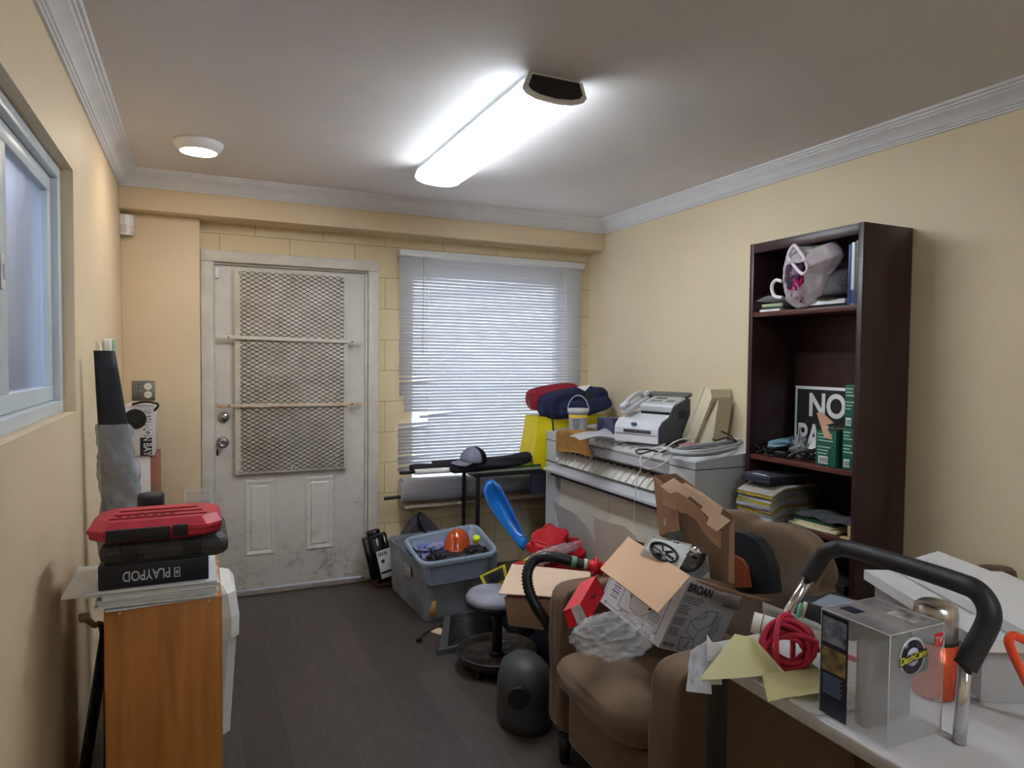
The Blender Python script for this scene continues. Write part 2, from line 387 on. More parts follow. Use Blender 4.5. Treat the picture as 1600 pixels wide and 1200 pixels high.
for i, (zl, zr) in enumerate(((1.576, 1.560), (1.164, 1.160))):
    g = G(); g.obox(frame(((.10+.965)/2, 4.3985, (zl+zr)/2), (.865, 0, zr-zl), (0, 0, 1)), (.865, .022, .004), .001)
    st = g.build('strap_bar', mat('strap_paint', (216, 212, 200), .5, rgb2=(190, 150, 110), vscale=3.0) if i else mat('strap_paint_clean', (218, 215, 203), .5), door)
    g = G()
    for bx in (.165, .90): g.cyl((bx, 4.3965, zl+(zr-zl)*(bx-.1)/.865), (bx, 4.390, zl+(zr-zl)*(bx-.1)/.865), .007, .005, 10)
    g.build('bolt', steel, st)
Mk = Matrix.Rotation(PI/2, 4, 'X')
g = G(); g.lathe([(.0, .001), (.034, .001), (.034, .004), (.028, .010), (.014, .014), (.013, .030), (.022, .036), (.029, .046), (.029, .056), (.022, .064), (.012, .066), (.012, .062), (.007, .062), (0, .063)], Matrix.Translation((.133, 4.445, .940)) @ Mk)
g.build('door_knob', steel, door)
g = G(); g.lathe([(0, .001), (.032, .001), (.032, .006), (.027, .016), (.0, .018)], Matrix.Translation((.139, 4.445, 1.092)) @ Mk); g.obox(Matrix.Translation((.139, 4.424, 1.092)) @ Matrix.Rotation(.7, 4, 'Y'), (.044, .014, .009), .002)
g.build('deadbolt', mat('deadbolt_chrome', (190, 192, 196), .22, metal=1), door)
g = G(); g.box((.094, 4.425, 1.925), (.116, 4.444, 1.985), .003); g.build('alarm_contact', white, door)
g = G(); g.box((.098, 4.437, .86), (.108, 4.4445, .90), .002).cyl((.104, 4.445, 1.17), (.104, 4.440, 1.17), .005); g.build('latch_plate', darksteel, door)

# ------------------------------------------------------------ window behind the blind
win = thing('window_1', None, None, (1.9, 4.55, BZ0), kind='structure')
g = G()
for lo, hi in (((BX0, 4.52, BZ0), (BX0+.04, 4.58, BZ1)), ((BX1-.04, 4.52, BZ0), (BX1, 4.58, BZ1)), ((BX0, 4.52, BZ0), (BX1, 4.58, BZ0+.04)), ((BX0, 4.52, BZ1-.04), (BX1, 4.58, BZ1))) : g.box(lo, hi, .004)
g.build('window_frame', white, win)
G().box((BX0+.03, 4.548, BZ0+.03), (BX1-.03, 4.552, BZ1-.03)).build('pane', clear, win)

# ------------------------------------------------------------ left window
wl = thing('window_2', None, None, (-.44, 2.08, WZ0), kind='structure')
alu = mat('window_vinyl', (206, 214, 218), .35, var=.05, vscale=8)
def rect(g, xa, xb, y0, y1, z0, z1, l_, r_, b_, t_):
    g.box((xa, y0, z0), (xb, y1, z0+b_), .003).box((xa, y0, z1-t_), (xb, y1, z1), .003)
    g.box((xa, y0, z0+b_+.0003), (xb, y0+l_, z1-t_-.0003), .003).box((xa, y1-r_, z0+b_+.0003), (xb, y1, z1-t_-.0003), .003)
g = G(); xa, xb = -.54, -.418
rect(g, xa, xb, WY0, WY1, WZ0, WZ1, .045, .045, .04, .04)
g.build('window_frame', alu, wl)
g = G(); xa, xb = -.475, -.440; y0, y1, z0, z1 = 2.02, 2.70, WZ0+.042, WZ1-.042
rect(g, xa, xb, y0, y1, z0, z1, .10, .045, .05, .05)
sash = g.build('sash', alu, wl)
glass_w = mat('dusty_glass', (206, 212, 226), .30, trans=1, ior=1.2, var=.2, vscale=2, stretch=(1, 6, .7))
G().box((-.462, y0+.09, z0+.04), (-.458, y1-.04, z1-.04)).build('pane', glass_w, sash)
g = G(); xa, xb = -.520, -.482; y0, y1 = WY0+.045, 2.10
rect(g, xa, xb, y0, y1, z0, z1, .05, .06, .05, .05)
sash2 = g.build('sash', alu, wl)
G().box((-.503, y0+.04, z0+.04), (-.499, y1-.05, z1-.04)).build('pane', glass_w, sash2)
p_ = at(3, 424, x=-.438)
g = G(); g.box((-.440, p_.y-.014, p_.z-.045), (-.434, p_.y+.014, p_.z+.045), .004).box((-.434, p_.y-.006, p_.z-.02), (-.428, p_.y+.006, p_.z+.02), .002); g.build('latch', white, wl)
# what stands outside the left window: grey fence and a wall corner
g = G()
for i in range(30): g.box((-2.3, 1.0+i*.7, -.15), (-2.25+.02*(i % 2), 1.66+i*.7, 3.3+.02*(i % 3)), .003)
g.build('fence', mat('weathered_boards', (124, 110, 98), .85, rgb2=(60, 54, 52), vscale=1.0, stretch=(1, .8, .3)), label='weathered board fence seen through the left window', cat='fence')

# ------------------------------------------------------------ blind
bl = thing('venetian_blind', 'white metal venetian blind with bent slats hanging over the back window', 'blind', (1.88, 4.36, .53))
slat_m = mat('blind_slat', (206, 207, 210), .5)
N, L = nodes_of(slat_m); pb = N['Principled BSDF']; tl = N.new('ShaderNodeBsdfTranslucent'); tl.inputs[0].default_value = (.75, .77, .8, 1); mxs = N.new('ShaderNodeMixShader'); mxs.inputs[0].default_value = .12
L.new(pb.outputs[0], mxs.inputs[1]); L.new(tl.outputs[0], mxs.inputs[2]); L.new(mxs.outputs[0], N['Material Output'].inputs[0])
G().box((1.193, 4.325, 2.125), (2.578, 4.385, 2.168), .003).build('headrail', mat('headrail_white', (214, 216, 218), .4), bl)
g = G(); ns = 66; pitch = .0217
for i in range(ns):
    z_ = 2.112-i*pitch
    x0, x1 = 1.197+random.uniform(-.004, .004), 2.572+random.uniform(-.003, .003)
    dz = 0
    if 42 <= i <= 46: x0 += .035
    if 47 <= i <= 49: x0 += .20 if i != 48 else .14
    if i > 49: x0 -= .006+.002*random.random()
    th = math.radians(46+8.5*i/66)+random.uniform(-.012, .012)
    b_ = bmesh.new(); nx = 14; rows = []
    for a_ in range(nx+1):
        u = a_/nx; x_ = x0+(x1-x0)*u; row = []
        for c_ in range(4):
            t = (c_/3-.5)*.0255; bow = .0018*(1-(2*c_/3-1)**2)
            tt = th
            sag = .0
            if i in (36, 37, 47, 50, 51, 60) and u < .16: sag = -.018*(1-u/.16)*(1 if i % 2 else .5)
            if i in (63, 66) and u < .1: sag = -.012
            yy = 4.356-(-t)*math.cos(tt)*1 ; yy = 4.356 - t*math.cos(tt) - bow*math.sin(tt)
            zz = z_ + t*math.sin(tt) + bow*math.cos(tt) + sag + .0006*math.sin(u*9+i)
            row.append(b_.verts.new((x_, yy, zz)))
        rows.append(row)
    for A_, B_ in zip(rows, rows[1:]):
        for k in range(3): b_.faces.new((A_[k], A_[k+1], B_[k+1], B_[k]))
    g._add(b_, None, True)
g.build('slats', slat_m, bl)
for x_ in (1.392, 2.385):
    G().cyl((x_, 4.3425, 2.13), (x_, 4.3425, .70), .0011, None, 6).cyl((x_, 4.3695, 2.13), (x_, 4.3695, .70), .0011, None, 6).build('ladder_cord', white, bl)
G().cyl((1.352, 4.330, 2.13), (1.350, 4.334, 1.49), .0022, None, 6).build('tilt_wand', mat('clear_wand', (170, 170, 172), .2), bl)
G().cyl((2.43, 4.33, 2.13), (2.41, 4.334, 1.22), .0014, None, 6).cyl((2.41, 4.334, 1.235), (2.41, 4.334, 1.20), .004, .007, 8).build('lift_cord', white, bl)

# ------------------------------------------------------------ lamps
def lamp_mat(name, rgb, st):
    m = bpy.data.materials.new(name); m.use_nodes = True; n = m.node_tree.nodes; n.remove(n['Principled BSDF'])
    e = n.new('ShaderNodeEmission'); e.inputs[0].default_value = (*lin(rgb), 1); e.inputs[1].default_value = st
    m.node_tree.links.new(e.outputs[0], n['Material Output'].inputs[0]); return m
lens_e = bpy.data.materials.new('acrylic_lens'); lens_e.use_nodes = True
_n, _l = lens_e.node_tree.nodes, lens_e.node_tree.links
_p = _n['Principled BSDF']; _p.inputs['Base Color'].default_value = (.80, .88, .92, 1); _p.inputs['Roughness'].default_value = .3
_t = _n.new('ShaderNodeBsdfTransparent'); _t.inputs[0].default_value = (.92, .965, 1, 1)
_r = _n.new('ShaderNodeBsdfTranslucent'); _r.inputs[0].default_value = (.80, .90, .95, 1)
_a = _n.new('ShaderNodeMixShader'); _a.inputs[0].default_value = .5; _b = _n.new('ShaderNodeMixShader'); _b.inputs[0].default_value = .42
_l.new(_p.outputs[0], _a.inputs[1]); _l.new(_r.outputs[0], _a.inputs[2]); _l.new(_t.outputs[0], _b.inputs[1]); _l.new(_a.outputs[0], _b.inputs[2]); _l.new(_b.outputs[0], _n['Material Output'].inputs[0])
tube_e = lamp_mat('lit_tube', (240, 243, 247), TUBE)
def fixture(yn, yf, label):
    t = thing('fluorescent_light', label, 'ceiling light', (1.145, (yn+yf)/2, 2.36))
    xm, hw = 1.145, .122
    prof_ = [(-.105, 0), (-.122, -.050), (-.108, -.066), (-.07, -.078), (0, -.084), (.07, -.078), (.108, -.066), (.122, -.050), (.105, 0)]
    g = G(); g.loft([[V(xm+a, y, CZ-.010+b) for a, b in prof_] for y in (yn+.012, yf-.012)], cap0=False, cap1=False, smooth=False, closed=False)
    g.build('lens', lens_e, t)
    for dx in (-.045, .045):
        G().cyl((xm+dx, yn+.05, CZ-.052), (xm+dx, yf-.05, CZ-.052), .0155, None, 16).build('tube', tube_e, t)
    G().box((xm-.10, yn+.01, CZ-.030), (xm+.10, yf-.01, CZ)).build('housing', white, t)
    for y, s_ in ((yn, 1), (yf, -1)):
        g = G(); g.loft([[V(xm+a*1.03, yy, CZ-.010+b*1.04) for a, b in prof_] for yy in (y, y+.014*s_)])
        e = g.build('end_cap', white, t)
        if s_ == 1:
            G().loft([[V(xm+a*.88, yy, CZ-.014+b*.80) for a, b in prof_] for yy in (y-.003, y+.002)]).build('end_plate', darksteel, e)
    return t
fixture(2.135, 3.44, 'long lit fluorescent wraparound light in the middle of the ceiling')
fixture(-1.5, -.2, 'added fluorescent wraparound light, unseen behind the viewer, lighting the foreground')  # second fixture added out of view to light the foreground
t = thing('flush_ceiling_light', 'small round white lit ceiling light near the left wall', 'ceiling light', (.008, 3.53, 2.41))
c_ = Matrix.Translation((.008, 3.53, CZ))
G().lathe([(0, -.002), (.108, -.001), (.108, -.012), (.085, -.045), (.079, -.046), (.079, -.040), (0, -.038)], c_, 48).build('trim_ring', white, t)
G().lathe([(0, -.050), (.05, -.049), (.078, -.046), (.078, -.042), (0, -.041)], c_, 40).build('lens', lamp_mat('lit_led', (255, 240, 222), LED), t)

# ------------------------------------------------------------ things on the left wall and pier
t = thing('motion_sensor', 'white motion sensor mounted high in the left corner by the beam', 'motion sensor', (-.345, 4.30, 2.11))
def sens(z): return [V(-.380, 4.322, z), V(-.380, 4.27, z), V(-.355, 4.262, z), V(-.332, 4.268, z), V(-.318, 4.285, z), V(-.318, 4.322, z)]
G().loft([sens(2.118), sens(2.225)], smooth=False).build('housing', white, t)
G().loft([[p+V(.004 if p.x > -.37 else 0, -.002, 0) for p in sens(z)] for z in (2.13, 2.17)]).build('lens', mat('sensor_lens', (215, 205, 205), .3), t)
t = thing('outlet_plate', 'grey metal outlet cover plate with two sockets on the pier', 'electrical outlet', (-.278, 4.33, 1.21))
G().box((-.334, 4.322, 1.208), (-.222, 4.329, 1.318), .002).build('cover', mat('zinc', (140, 140, 138), .4, metal=.8, var=.2, vscale=30), t)
for z in (1.240, 1.286):
    o = G().cyl((-.256, 4.323, z), (-.256, 4.3195, z), .0195, None, 20).build('socket', mat('ivory', (226, 222, 210), .4), t)
    G().box((-.264, 4.3185, z-.006), (-.262, 4.3197, z+.007)).box((-.250, 4.3185, z-.005), (-.248, 4.3197, z+.006)).build('slots', black, o)
g = G()
for z in (1.228, 1.252, 1.274, 1.298): g.cyl((-.304, 4.323, z), (-.304, 4.320, z), .0035, None, 8)
g.build('screws', darksteel, t)
p_ = at(181, 552, x=-.345)
t = thing('white_dispenser', 'white wall device with green edge and printed tag beside the rolled mat', 'wall device', (-.36, 3.45, 1.42))
q0, q1 = at(178, 530, x=-.34), at(178, 548, x=-.34)
yd = q0.y
G().box((-.381, yd-.03, q1.z-.005), (-.345, yd+.03, q0.z), .006).build('body', white, t)
G().box((-.347, yd-.028, q1.z-.003), (-.338, yd+.026, q0.z-.004), .002).build('front_edge', mat('pale_green', (150, 196, 170), .4), t)
tg = G().box((-.381, yd-.022, q1.z-.075), (-.350, yd+.022, q1.z-.004), .006).build('remote', white, t)
g = G()
for i in range(5):
    for k in range(2): g.box((-.3505, yd-.012+k*.014, q1.z-.018-i*.012), (-.348, yd-.004+k*.014, q1.z-.012-i*.012))
g.build('buttons', ink, tg)
pw = at(155, 545, x=-.36)
G().prism([at(149, 532, y=3.13), at(155, 534, y=3.13), at(158, 547, y=3.13), at(158, 620, y=3.13), at(149, 620, y=3.13)], .012, (0, 1, 0)).build('white_strip', mat('cream_strip', (236, 230, 215), .5), label='thin pale strip standing against the left wall above the rolled mat', cat='strip')

# long roll wrapped in grey plastic
t = thing('rolled_mat', 'black tapered roll wrapped in wrinkled grey plastic leaning on the left wall', 'roll', (-.19, 3.0, 0))
def roll_c(s_):   # centre line: s 0 top, 1 floor
    a_, b_ = at(163, 548, y=2.86), V(-.19, 3.0, .02)
    return a_.lerp(b_, s_)
def roll_rings(s0, s1, n, k=1.0, wr=0):
    out = []
    for i in range(n+1):
        s_ = s0+(s1-s0)*i/n; c = roll_c(s_)
        w_ = (.034+.040*min(1, s_*1.9))*k; d_ = (.018+.030*min(1, s_*2))*k
        ring = []
        for q in range(36):
            a_ = 2*PI*q/36
            r_ = 1+wr*(abs(noise.noise(V(math.cos(a_)*2.0, math.sin(a_)*2.0+s_*5, s_*22)))*2-.3)
            ring.append(c+V(w_*math.cos(a_)*r_, d_*math.sin(a_)*r_-.0, 0)+V(0, 0, .0))
        out.append(ring)
    return out
G().loft(roll_rings(0, 1, 20), smooth=True).build('roll', mat('black_vinyl', (26, 27, 34), .6), t)
G().loft(roll_rings(.185, .97, 110, 1.10, .22), cap0=False, cap1=False, smooth=True).build('plastic_wrap', mat('grey_wrap', (172, 178, 188), .10, alpha=.58, bump=1.0, bscale=12, coat=1, bdist=.03), t)

# fan carton with upside-turned lettering, standing on a second carton
bx0, bx1 = at(206, 640, y=3.95).x, at(241, 640, y=3.95).x
zt, zm = at(235, 632, y=3.95).z, at(235, 712, y=3.95).z
t = thing('fixture_carton', 'white and black lamp carton with HAMPTON BAY printed sideways, standing on the lower carton', 'box', (bx0, 4.0, zm))
G().box((bx0-.03, 3.95, zm), (bx1, 4.25, zt), .002).build('carton', mat('carton_white', (206, 202, 204), .5), t)
xm_ = at(221, 700, y=3.95).x
G().box((at(219, 700, y=3.95).x, 3.9485, zm+.002), (bx1-.012, 3.9495, zt-.17)).build('black_panel', ink, t)
text('HAMPTON BAY', frame((at(224, 640, y=3.948).x, 3.9478, zt-.012), (0, 0, -1), (1, 0, 0)), .052, inkw, t, width=(zt-zm)*.94)
text('HAMPTON', frame((at(224, 640, y=3.948).x, 3.9484, zt-.012), (0, 0, -1), (1, 0, 0)), .052, ink, t, width=(zt-zm)*.56)
cc = at(211, 655, y=3.947)
G().cyl((cc.x, 3.9495, cc.z), (cc.x, 3.944, cc.z), .052, None, 30).build('picture', black, t)
G().cyl((cc.x, 3.9435, cc.z), (cc.x, 3.942, cc.z), .018, None, 20).build('picture_highlight', darksteel, t)
G().tube([at(206, 632, y=3.94), at(225, 628, y=3.94), at(243, 630, y=3.94), at(247, 634, y=3.95), at(241, 642, y=3.95)], .006, 8).build('strap', black, t)
t = thing('lower_carton', 'tall pale carton under the lamp carton in the corner by the door', 'box', (bx0, 4.0, 0))
G().box((bx0-.03, 3.96, 0), (bx1-.02, 4.25, zm-.002), .002).build('carton', mat('carton_pale', (214, 206, 208), .55), t)
G().box((bx1-.02, 3.96, 0), (bx1+.015, 4.25, zm-.004), .002).build('brown_side', mat('brown_side', (120, 96, 84), .6, rgb2=(160, 90, 70), vscale=12), t)

# ------------------------------------------------------------ side cabinet at the left and its stack
CY = 2.15
cx0, cx1 = at(162, 955, y=CY).x, at(347, 932, y=CY).x
CZT = at(250, 944, y=CY).z
t = thing('side_cabinet', 'small wood grain cabinet beside the left wall carrying tool cases', 'cabinet', (-.09, 2.4, 0))
G().box((cx0, CY, 0), (cx1, CY+.018, CZT-.0), .001).build('side_panel', oak, t)
G().box((cx0, CY+.018, CZT-.02), (cx1, CY+.60, CZT), .001).build('top', oak, t)
G().box((cx0, CY+.58, 0), (cx1, CY+.60, CZT-.02), .001).build('side_panel', oak, t)
G().box((cx0, CY+.018, 0), (cx0+.012, CY+.58, CZT-.02)).build('back_panel', oak, t)
G().box((cx0+.012, CY+.018, .35), (cx1-.01, CY+.58, .368)).build('shelf', oak, t)
for px_, py_ in ((187, 958), (327, 938)):
    q = at(px_, py_, y=CY); G().cyl((q.x, CY+.001, q.z), (q.x, CY-.0015, q.z), .0045, None, 14).build('screw_cap', mat('cap_cream', (210, 180, 140), .5), t)
# paper sheets
z_ = CZT+.0005; n_sh = 12
for i in range(n_sh):
    th = random.choice((.003, .004, .005)); 
    wx = random.uniform(.0, .018); sk = random.uniform(-.05, .05)
    x0, x1 = cx0+.0-wx, cx1-.015+random.uniform(-.004, .006)
    if i > 8: x0 -= .035
    y0 = CY-.012+random.uniform(-.006, .008)
    if i == 10: x0 -= .05
    g = G(Matrix.Translation(((x0+x1)/2, y0+.15, z_+th/2)) @ Matrix.Rotation(sk, 4, 'Z'))
    g.obox(Matrix(), (x1-x0, .30, th))
    g.build('brochure', mat('glossy_sheet', (212, 216, 222), .25, rgb2=(180, 190, 200), vscale=18) if i % 3 == 0 else (paper if i % 2 else paper2), label='pale brochure in the pile between the wood cabinet and the upturned black box', cat='brochure', group='brochures piled on the side cabinet')
    z_ += th+.0006
zt = z_
# PLAYPOD box, lettering upside down
p0, p1 = at(153, 890, y=CY).x, at(326, 880, y=CY).x
zb_, zc_ = zt, at(240, 884, y=CY).z
t = thing('speaker_box', 'navy black box with PLAYPOD printed upside down, on the brochures', 'box', ((p0+p1)/2, CY+.1, zb_))
zc_ = zb_+.068
G().box((p0, CY-.004, zb_), (p1, CY+.22, zc_), .003).build('box', mat('box_navy_black', (22, 25, 36), .4), t)
text('PLAYPOD', frame((at(267, 900, y=CY).x, CY-.0045, zc_-.022), (-1, 0, 0), (0, 0, -1)), .040, mat('silver_ink', (190, 194, 200), .4), t, width=.118, bold=.012)
xr_ = at(272, 900, y=CY).x+.008
g = G()
for a_, b_, c2, d2 in ((0, 0, .016, .003), (0, .025, .016, .003), (0, 0, .003, .028), (.013, 0, .003, .028), (.005, .009, .006, .010)):
    g.box((xr_-.008+a_, CY-.0052, zc_-.051+b_), (xr_-.008+a_+c2, CY-.0042, zc_-.051+b_+d2))
g.build('emblem', mat('silver_ink', (0, 0, 0)), t)
# black tool case
k0, k1 = at(154, 860, y=CY-.01).x, at(357, 850, y=CY-.01).x
z0 = zc_+.001; z1 = z0+.063
t = thing('black_tool_case', 'dusty black plastic tool case between the red case and the navy box', 'tool case', ((k0+k1)/2, CY+.1, z0))
def rr(x0, x1, y0, y1, z, c=.02):
    return [V(x0+c, y0, z), V(x1-c, y0, z), V(x1, y0+c, z), V(x1, y1-c, z), V(x1-c, y1, z), V(x0+c, y1, z), V(x0, y1-c, z), V(x0, y0+c, z)]
zm_ = z0+.030
G().loft([rr(k0+.012, k1-.012, CY-.005, CY+.27, z0), rr(k0+.002, k1-.002, CY-.014, CY+.28, z0+.012), rr(k0, k1, CY-.016, CY+.282, zm_-.001)]).build('lower_shell', blackd, t)
G().loft([rr(k0, k1, CY-.018, CY+.284, zm_), rr(k0+.001, k1-.001, CY-.016, CY+.282, zm_+.010), rr(k0+.004, k1-.004, CY-.010, CY+.276, z1-.014), rr(k0+.02, k1-.02, CY+.004, CY+.262, z1)]).build('lid', blackd, t)
for xx in (k0+.075, k1-.095): G().box((xx-.022, CY-.024, zm_-.020), (xx+.022, CY-.014, zm_+.026), .003).build('latch', black, t)
G().box((k0+.02, CY-.022, z0+.014), (k0+.11, CY-.012, z0+.022), .002).build('rib', black, t)
# red case
r0, r1 = at(133, 840, y=CY-.02).x, at(347, 825, y=CY-.02).x
z0 = z1+.001; zz1 = z0+.056
t = thing('red_tool_case', 'dirty red plastic tool case topmost on the stack beside the left wall', 'tool case', ((r0+r1)/2, CY+.1, z0))
tilt = Matrix.Translation((r0, CY, z0)) @ Matrix.Rotation(-.0, 4, 'Y') @ Matrix.Translation((-r0, -CY, -z0))
redc = mat('worn_red', (190, 42, 56), .45, rgb2=(160, 34, 48), vscale=14)
zh = z0+.026
G(tilt).loft([rr(r0+.022, r1-.016, CY-.020, CY+.19, z0, .035), rr(r0+.006, r1-.004, CY-.034, CY+.20, z0+.010, .04), rr(r0+.004, r1, CY-.036, CY+.205, zh-.002, .04)]).build('lower_shell', redc, t)
ld = G(tilt).loft([rr(r0, r1+.001, CY-.038, CY+.207, zh, .04), rr(r0+.001, r1, CY-.038, CY+.207, zh+.010, .04), rr(r0+.022, r1-.014, CY-.012, CY+.185, zz1, .04)]).build('lid', redc, t)
g = G(tilt)
for i in range(3): g.box((r0+.05+i*.01, CY+.02+i*.05, zz1), (r1-.04-i*.012, CY+.025+i*.05, zz1+.0035), .001)
for i in range(7): g.box((r0+.07+i*.022, CY+.045, zz1), (r0+.082+i*.022, CY+.053, zz1+.003), .001, rot=(0, 0, random.uniform(-.8, .8)))
g.build('embossed_ridges', mat('worn_red_dark', (150, 30, 42), .5), ld)
G(tilt).box((r0+.05, CY-.042, z0+.006), (r0+.205, CY-.030, zh+.014), .003).build('handle', black, t)
G(tilt).box((r0+.212, CY-.044, z0+.010), (r0+.250, CY-.030, zh+.016), .003).build('latch', black, t)
# things on the back half of the cabinet
zc2 = CZT
t = G().box((cx0+.01, CY+.33, zc2+.001), (cx1-.01, CY+.58, zc2+.135), .003).build('shoe_box', mat('orange_box', (214, 92, 44), .5, rgb2=(220, 210, 200), vscale=9), label='orange and white box hidden behind the tool cases on the cabinet', cat='box')
zo = zc2+.137
q = at(236, 800, y=CY+.42)
t = thing('black_jar', 'round black plastic jar with orange label behind the red tool case', 'jar', (q.x, CY+.42, zo))
Mj = Matrix.Translation((q.x, CY+.42, zo)); hj = at(236, 771, y=CY+.42).z-zo
G().lathe([(0, 0), (.036, 0), (.039, .004), (.039, hj*.42), (.036, hj*.45), (.036, hj*.62), (0, hj*.62)], Mj).build('jar_body', black, t)
G().lathe([(.030, hj*.62), (.041, hj*.62), (.041, hj*.95), (.037, hj), (0, hj)], Mj).build('lid', mat('lid_black', (36, 36, 38), .45), t)
def arc(r_, a0, a1, z0, z1, n=10): return [[V(math.cos(a0+(a1-a0)*i/n)*r_, math.sin(a0+(a1-a0)*i/n)*r_, z) for i in range(n+1)] for z in (z0, z1)]
G(Mj).loft(arc(.0418, -1.0, .1, hj*.25, hj*.60), False, False, closed=False).build('label', mat('orange_label', (240, 100, 50), .5), t)
g = G(); 
g.box(V(q.x+.06, CY+.40, zo), V(q.x+.135, CY+.45, zo+.03), .006, rot=(0, .15, .1))
g.build('black_charger', black, label='black plastic charger lying behind the red case', cat='charger')
for i in range(2):
    c0 = V(q.x+.10+.02*i, CY+.36+.05*i, zo+.015)
    G().tube([c0+V(.05*math.cos(a_)*(1+.2*math.sin(3*a_)), .03*math.sin(a_), .01*math.sin(2*a_+i)+i*.01) for a_ in [k*PI/5 for k in range(9)]], .003, 6).build('cable', black if i else mat('maroon_cable', (110, 50, 44), .5), label='tangled %s cable behind the red tool case' % ('black' if i else 'maroon'), cat='cable')
x0, x1 = at(289, 800, y=CY+.30).x, at(330, 800, y=CY+.30).x; zh0, zh1 = zo, at(300, 769, y=CY+.30).z
t = thing('display_holder', 'clear acrylic sign holder standing behind the red tool case', 'sign holder', ((x0+x1)/2, CY+.34, zo))
G().box((x0, CY+.34, zo), (x1, CY+.342, zh1)).box((x0-.006, CY+.335, zh1-.012), (x1+.003, CY+.345, zh1), .001).box((x1-.001, CY+.34, zo), (x1+.001, CY+.40, zh1-.03)).box((x0, CY+.40, zo), (x1, CY+.402, zh1-.05)).build('holder', mat('acrylic', (225, 225, 225), .06, alpha=.25), t)
G().tube([(x0, CY+.339, zh1), (x0, CY+.339, zo), (x1, CY+.339, zo), (x1, CY+.339, zh1)], .0013, 6, sub=1).build('edge', mat('acrylic_edge', (230, 235, 235), .1, alpha=.7), t)
# white bin behind
t = thing('white_bin', 'white plastic bin with domed lid beside the wood cabinet near the door', 'bin', (.0, 2.99, 0))
bw = at(371, 950, y=2.95).x; zl = at(350, 914, y=2.80).z
G().loft([rr(-.04, bw-.035, 2.79, 3.05, 0, .03), rr(-.06, bw-.010, 2.78, 3.06, zl-.19, .03)]).build('body', mat('bin_white', (226, 228, 226), .4), t)
G().loft([rr(-.065, bw-.002, 2.77, 3.07, zl-.20, .03), rr(-.065, bw, 2.77, 3.07, zl-.12, .03), rr(-.055, bw-.012, 2.78, 3.06, zl-.03, .03), rr(-.03, bw-.03, 2.80, 3.04, zl, .03)], smooth=False).build('lid', mat('bin_lid', (232, 234, 232), .4), t)
# brush handle and window screen leaning between wall and cabinet
a_, b_ = at(132, 965, y=1.98), at(160, 987, y=2.3)
t = thing('brush', 'worn brass coloured brush handle poking out left of the wood cabinet', 'brush', b_)
G().tube([a_, a_.lerp(b_, .5), b_, V(b_.x-.02, 2.55, .3), V(b_.x-.04, 2.7, .0)], .008, 8).build('handle', mat('old_brass', (110, 84, 48), .5, var=.4, vscale=40), t)
G().obox(frame(a_, b_-a_, (0, 1, 0)), (.035, .02, .022), .003).build('head', mat('old_brass_dark', (80, 62, 40), .6), t)
a_, b_ = at(160, 985, y=2.2), at(135, 1060, y=2.2)
t = thing('wire_rack', 'black wire mesh rack leaning beside the cabinet against the left wall', 'rack', (b_.x, 2.2, 0))
g = G()
u_ = (a_-b_); dn = V(-.02, 0, -.5)
for i in range(8):
    y_ = 2.19+i*.07; g.cyl(V(a_.x-.002, y_, a_.z), V(a_.x-.10, y_, .01), .0025, None, 6)
for i in range(9):
    s_ = i/8; g.cyl(V(a_.x-.002-.098*s_, 2.19, a_.z+(0.01-a_.z)*s_), V(a_.x-.002-.098*s_, 2.68, a_.z+(0.01-a_.z)*s_), .0025, None, 6)
g.build('grid', black, t)

# ------------------------------------------------------------ plotter along the right wall
PX, PN, PF = 2.10, 2.50, 3.99
plg = mat('plotter_grey', (198, 202, 208), .45, var=.04, vscale=4)
plt_ = mat('plotter_beige', (216, 210, 196), .5, var=.05, vscale=4)
rib_m = mat('rib_beige', (206, 204, 198), .45)
t = thing('plotter', 'large grey wide format plotter along the right wall with devices on top', 'plotter', (2.37, 3.25, 0))
G().box((PX+.05, PN+.02, .02), (2.655, PF-.02, .80), .006).build('cabinet', plg, t)
# end towers
def endprof(y): return [V(PX, y, .03), V(PX, y, .985), V(PX+.12, y, 1.0), V(2.64, y, 1.035), V(2.655, y, 1.02), V(2.655, y, .03)]
e1 = G().loft([endprof(PN), endprof(PN+.19)]).build('end_housing', plg, t)
G().box((PX-.002, PN-.0015, .948), (2.656, PN+.191, .952)).build('seam', darksteel, e1)
e2 = G().loft([endprof(PF-.13), endprof(PF)]).build('end_housing', plg, t)
G().box((PX-.003, PF-.131, .79), (PX+.02, PF+.001, .797)).build('seam', darksteel, e2)
G().box((PX-.003, PF-.131, .93), (PX+.02, PF+.001, .934)).build('seam', darksteel, e2)
# front doors
for y0, y1 in ((PN+.03, 3.27), (3.275, PF-.14)):
    G().loft([[V(PX+.010, y0, .06), V(PX+.010, y1, .06), V(PX+.05, y1, .06), V(PX+.05, y0, .06)], [V(PX+.035, y0, .715), V(PX+.035, y1, .715), V(PX+.075, y1, .715), V(PX+.075, y0, .715)]]).build('front_door', plt_, t)
# tray lip
G().loft([[V(PX-.05, y, .736), V(PX-.05, y, .750), V(PX+.08, y, .790), V(PX+.08, y, .730), V(PX-.02, y, .730)] for y in (PN+.10, PF-.06)]).build('tray_lip', mat('tray_grey', (188, 190, 194), .4), t)
G().box((PX-.035, PN+.19, .716), (PX+.04, PF-.13, .732)).build('shadow_gap', darksteel, t)
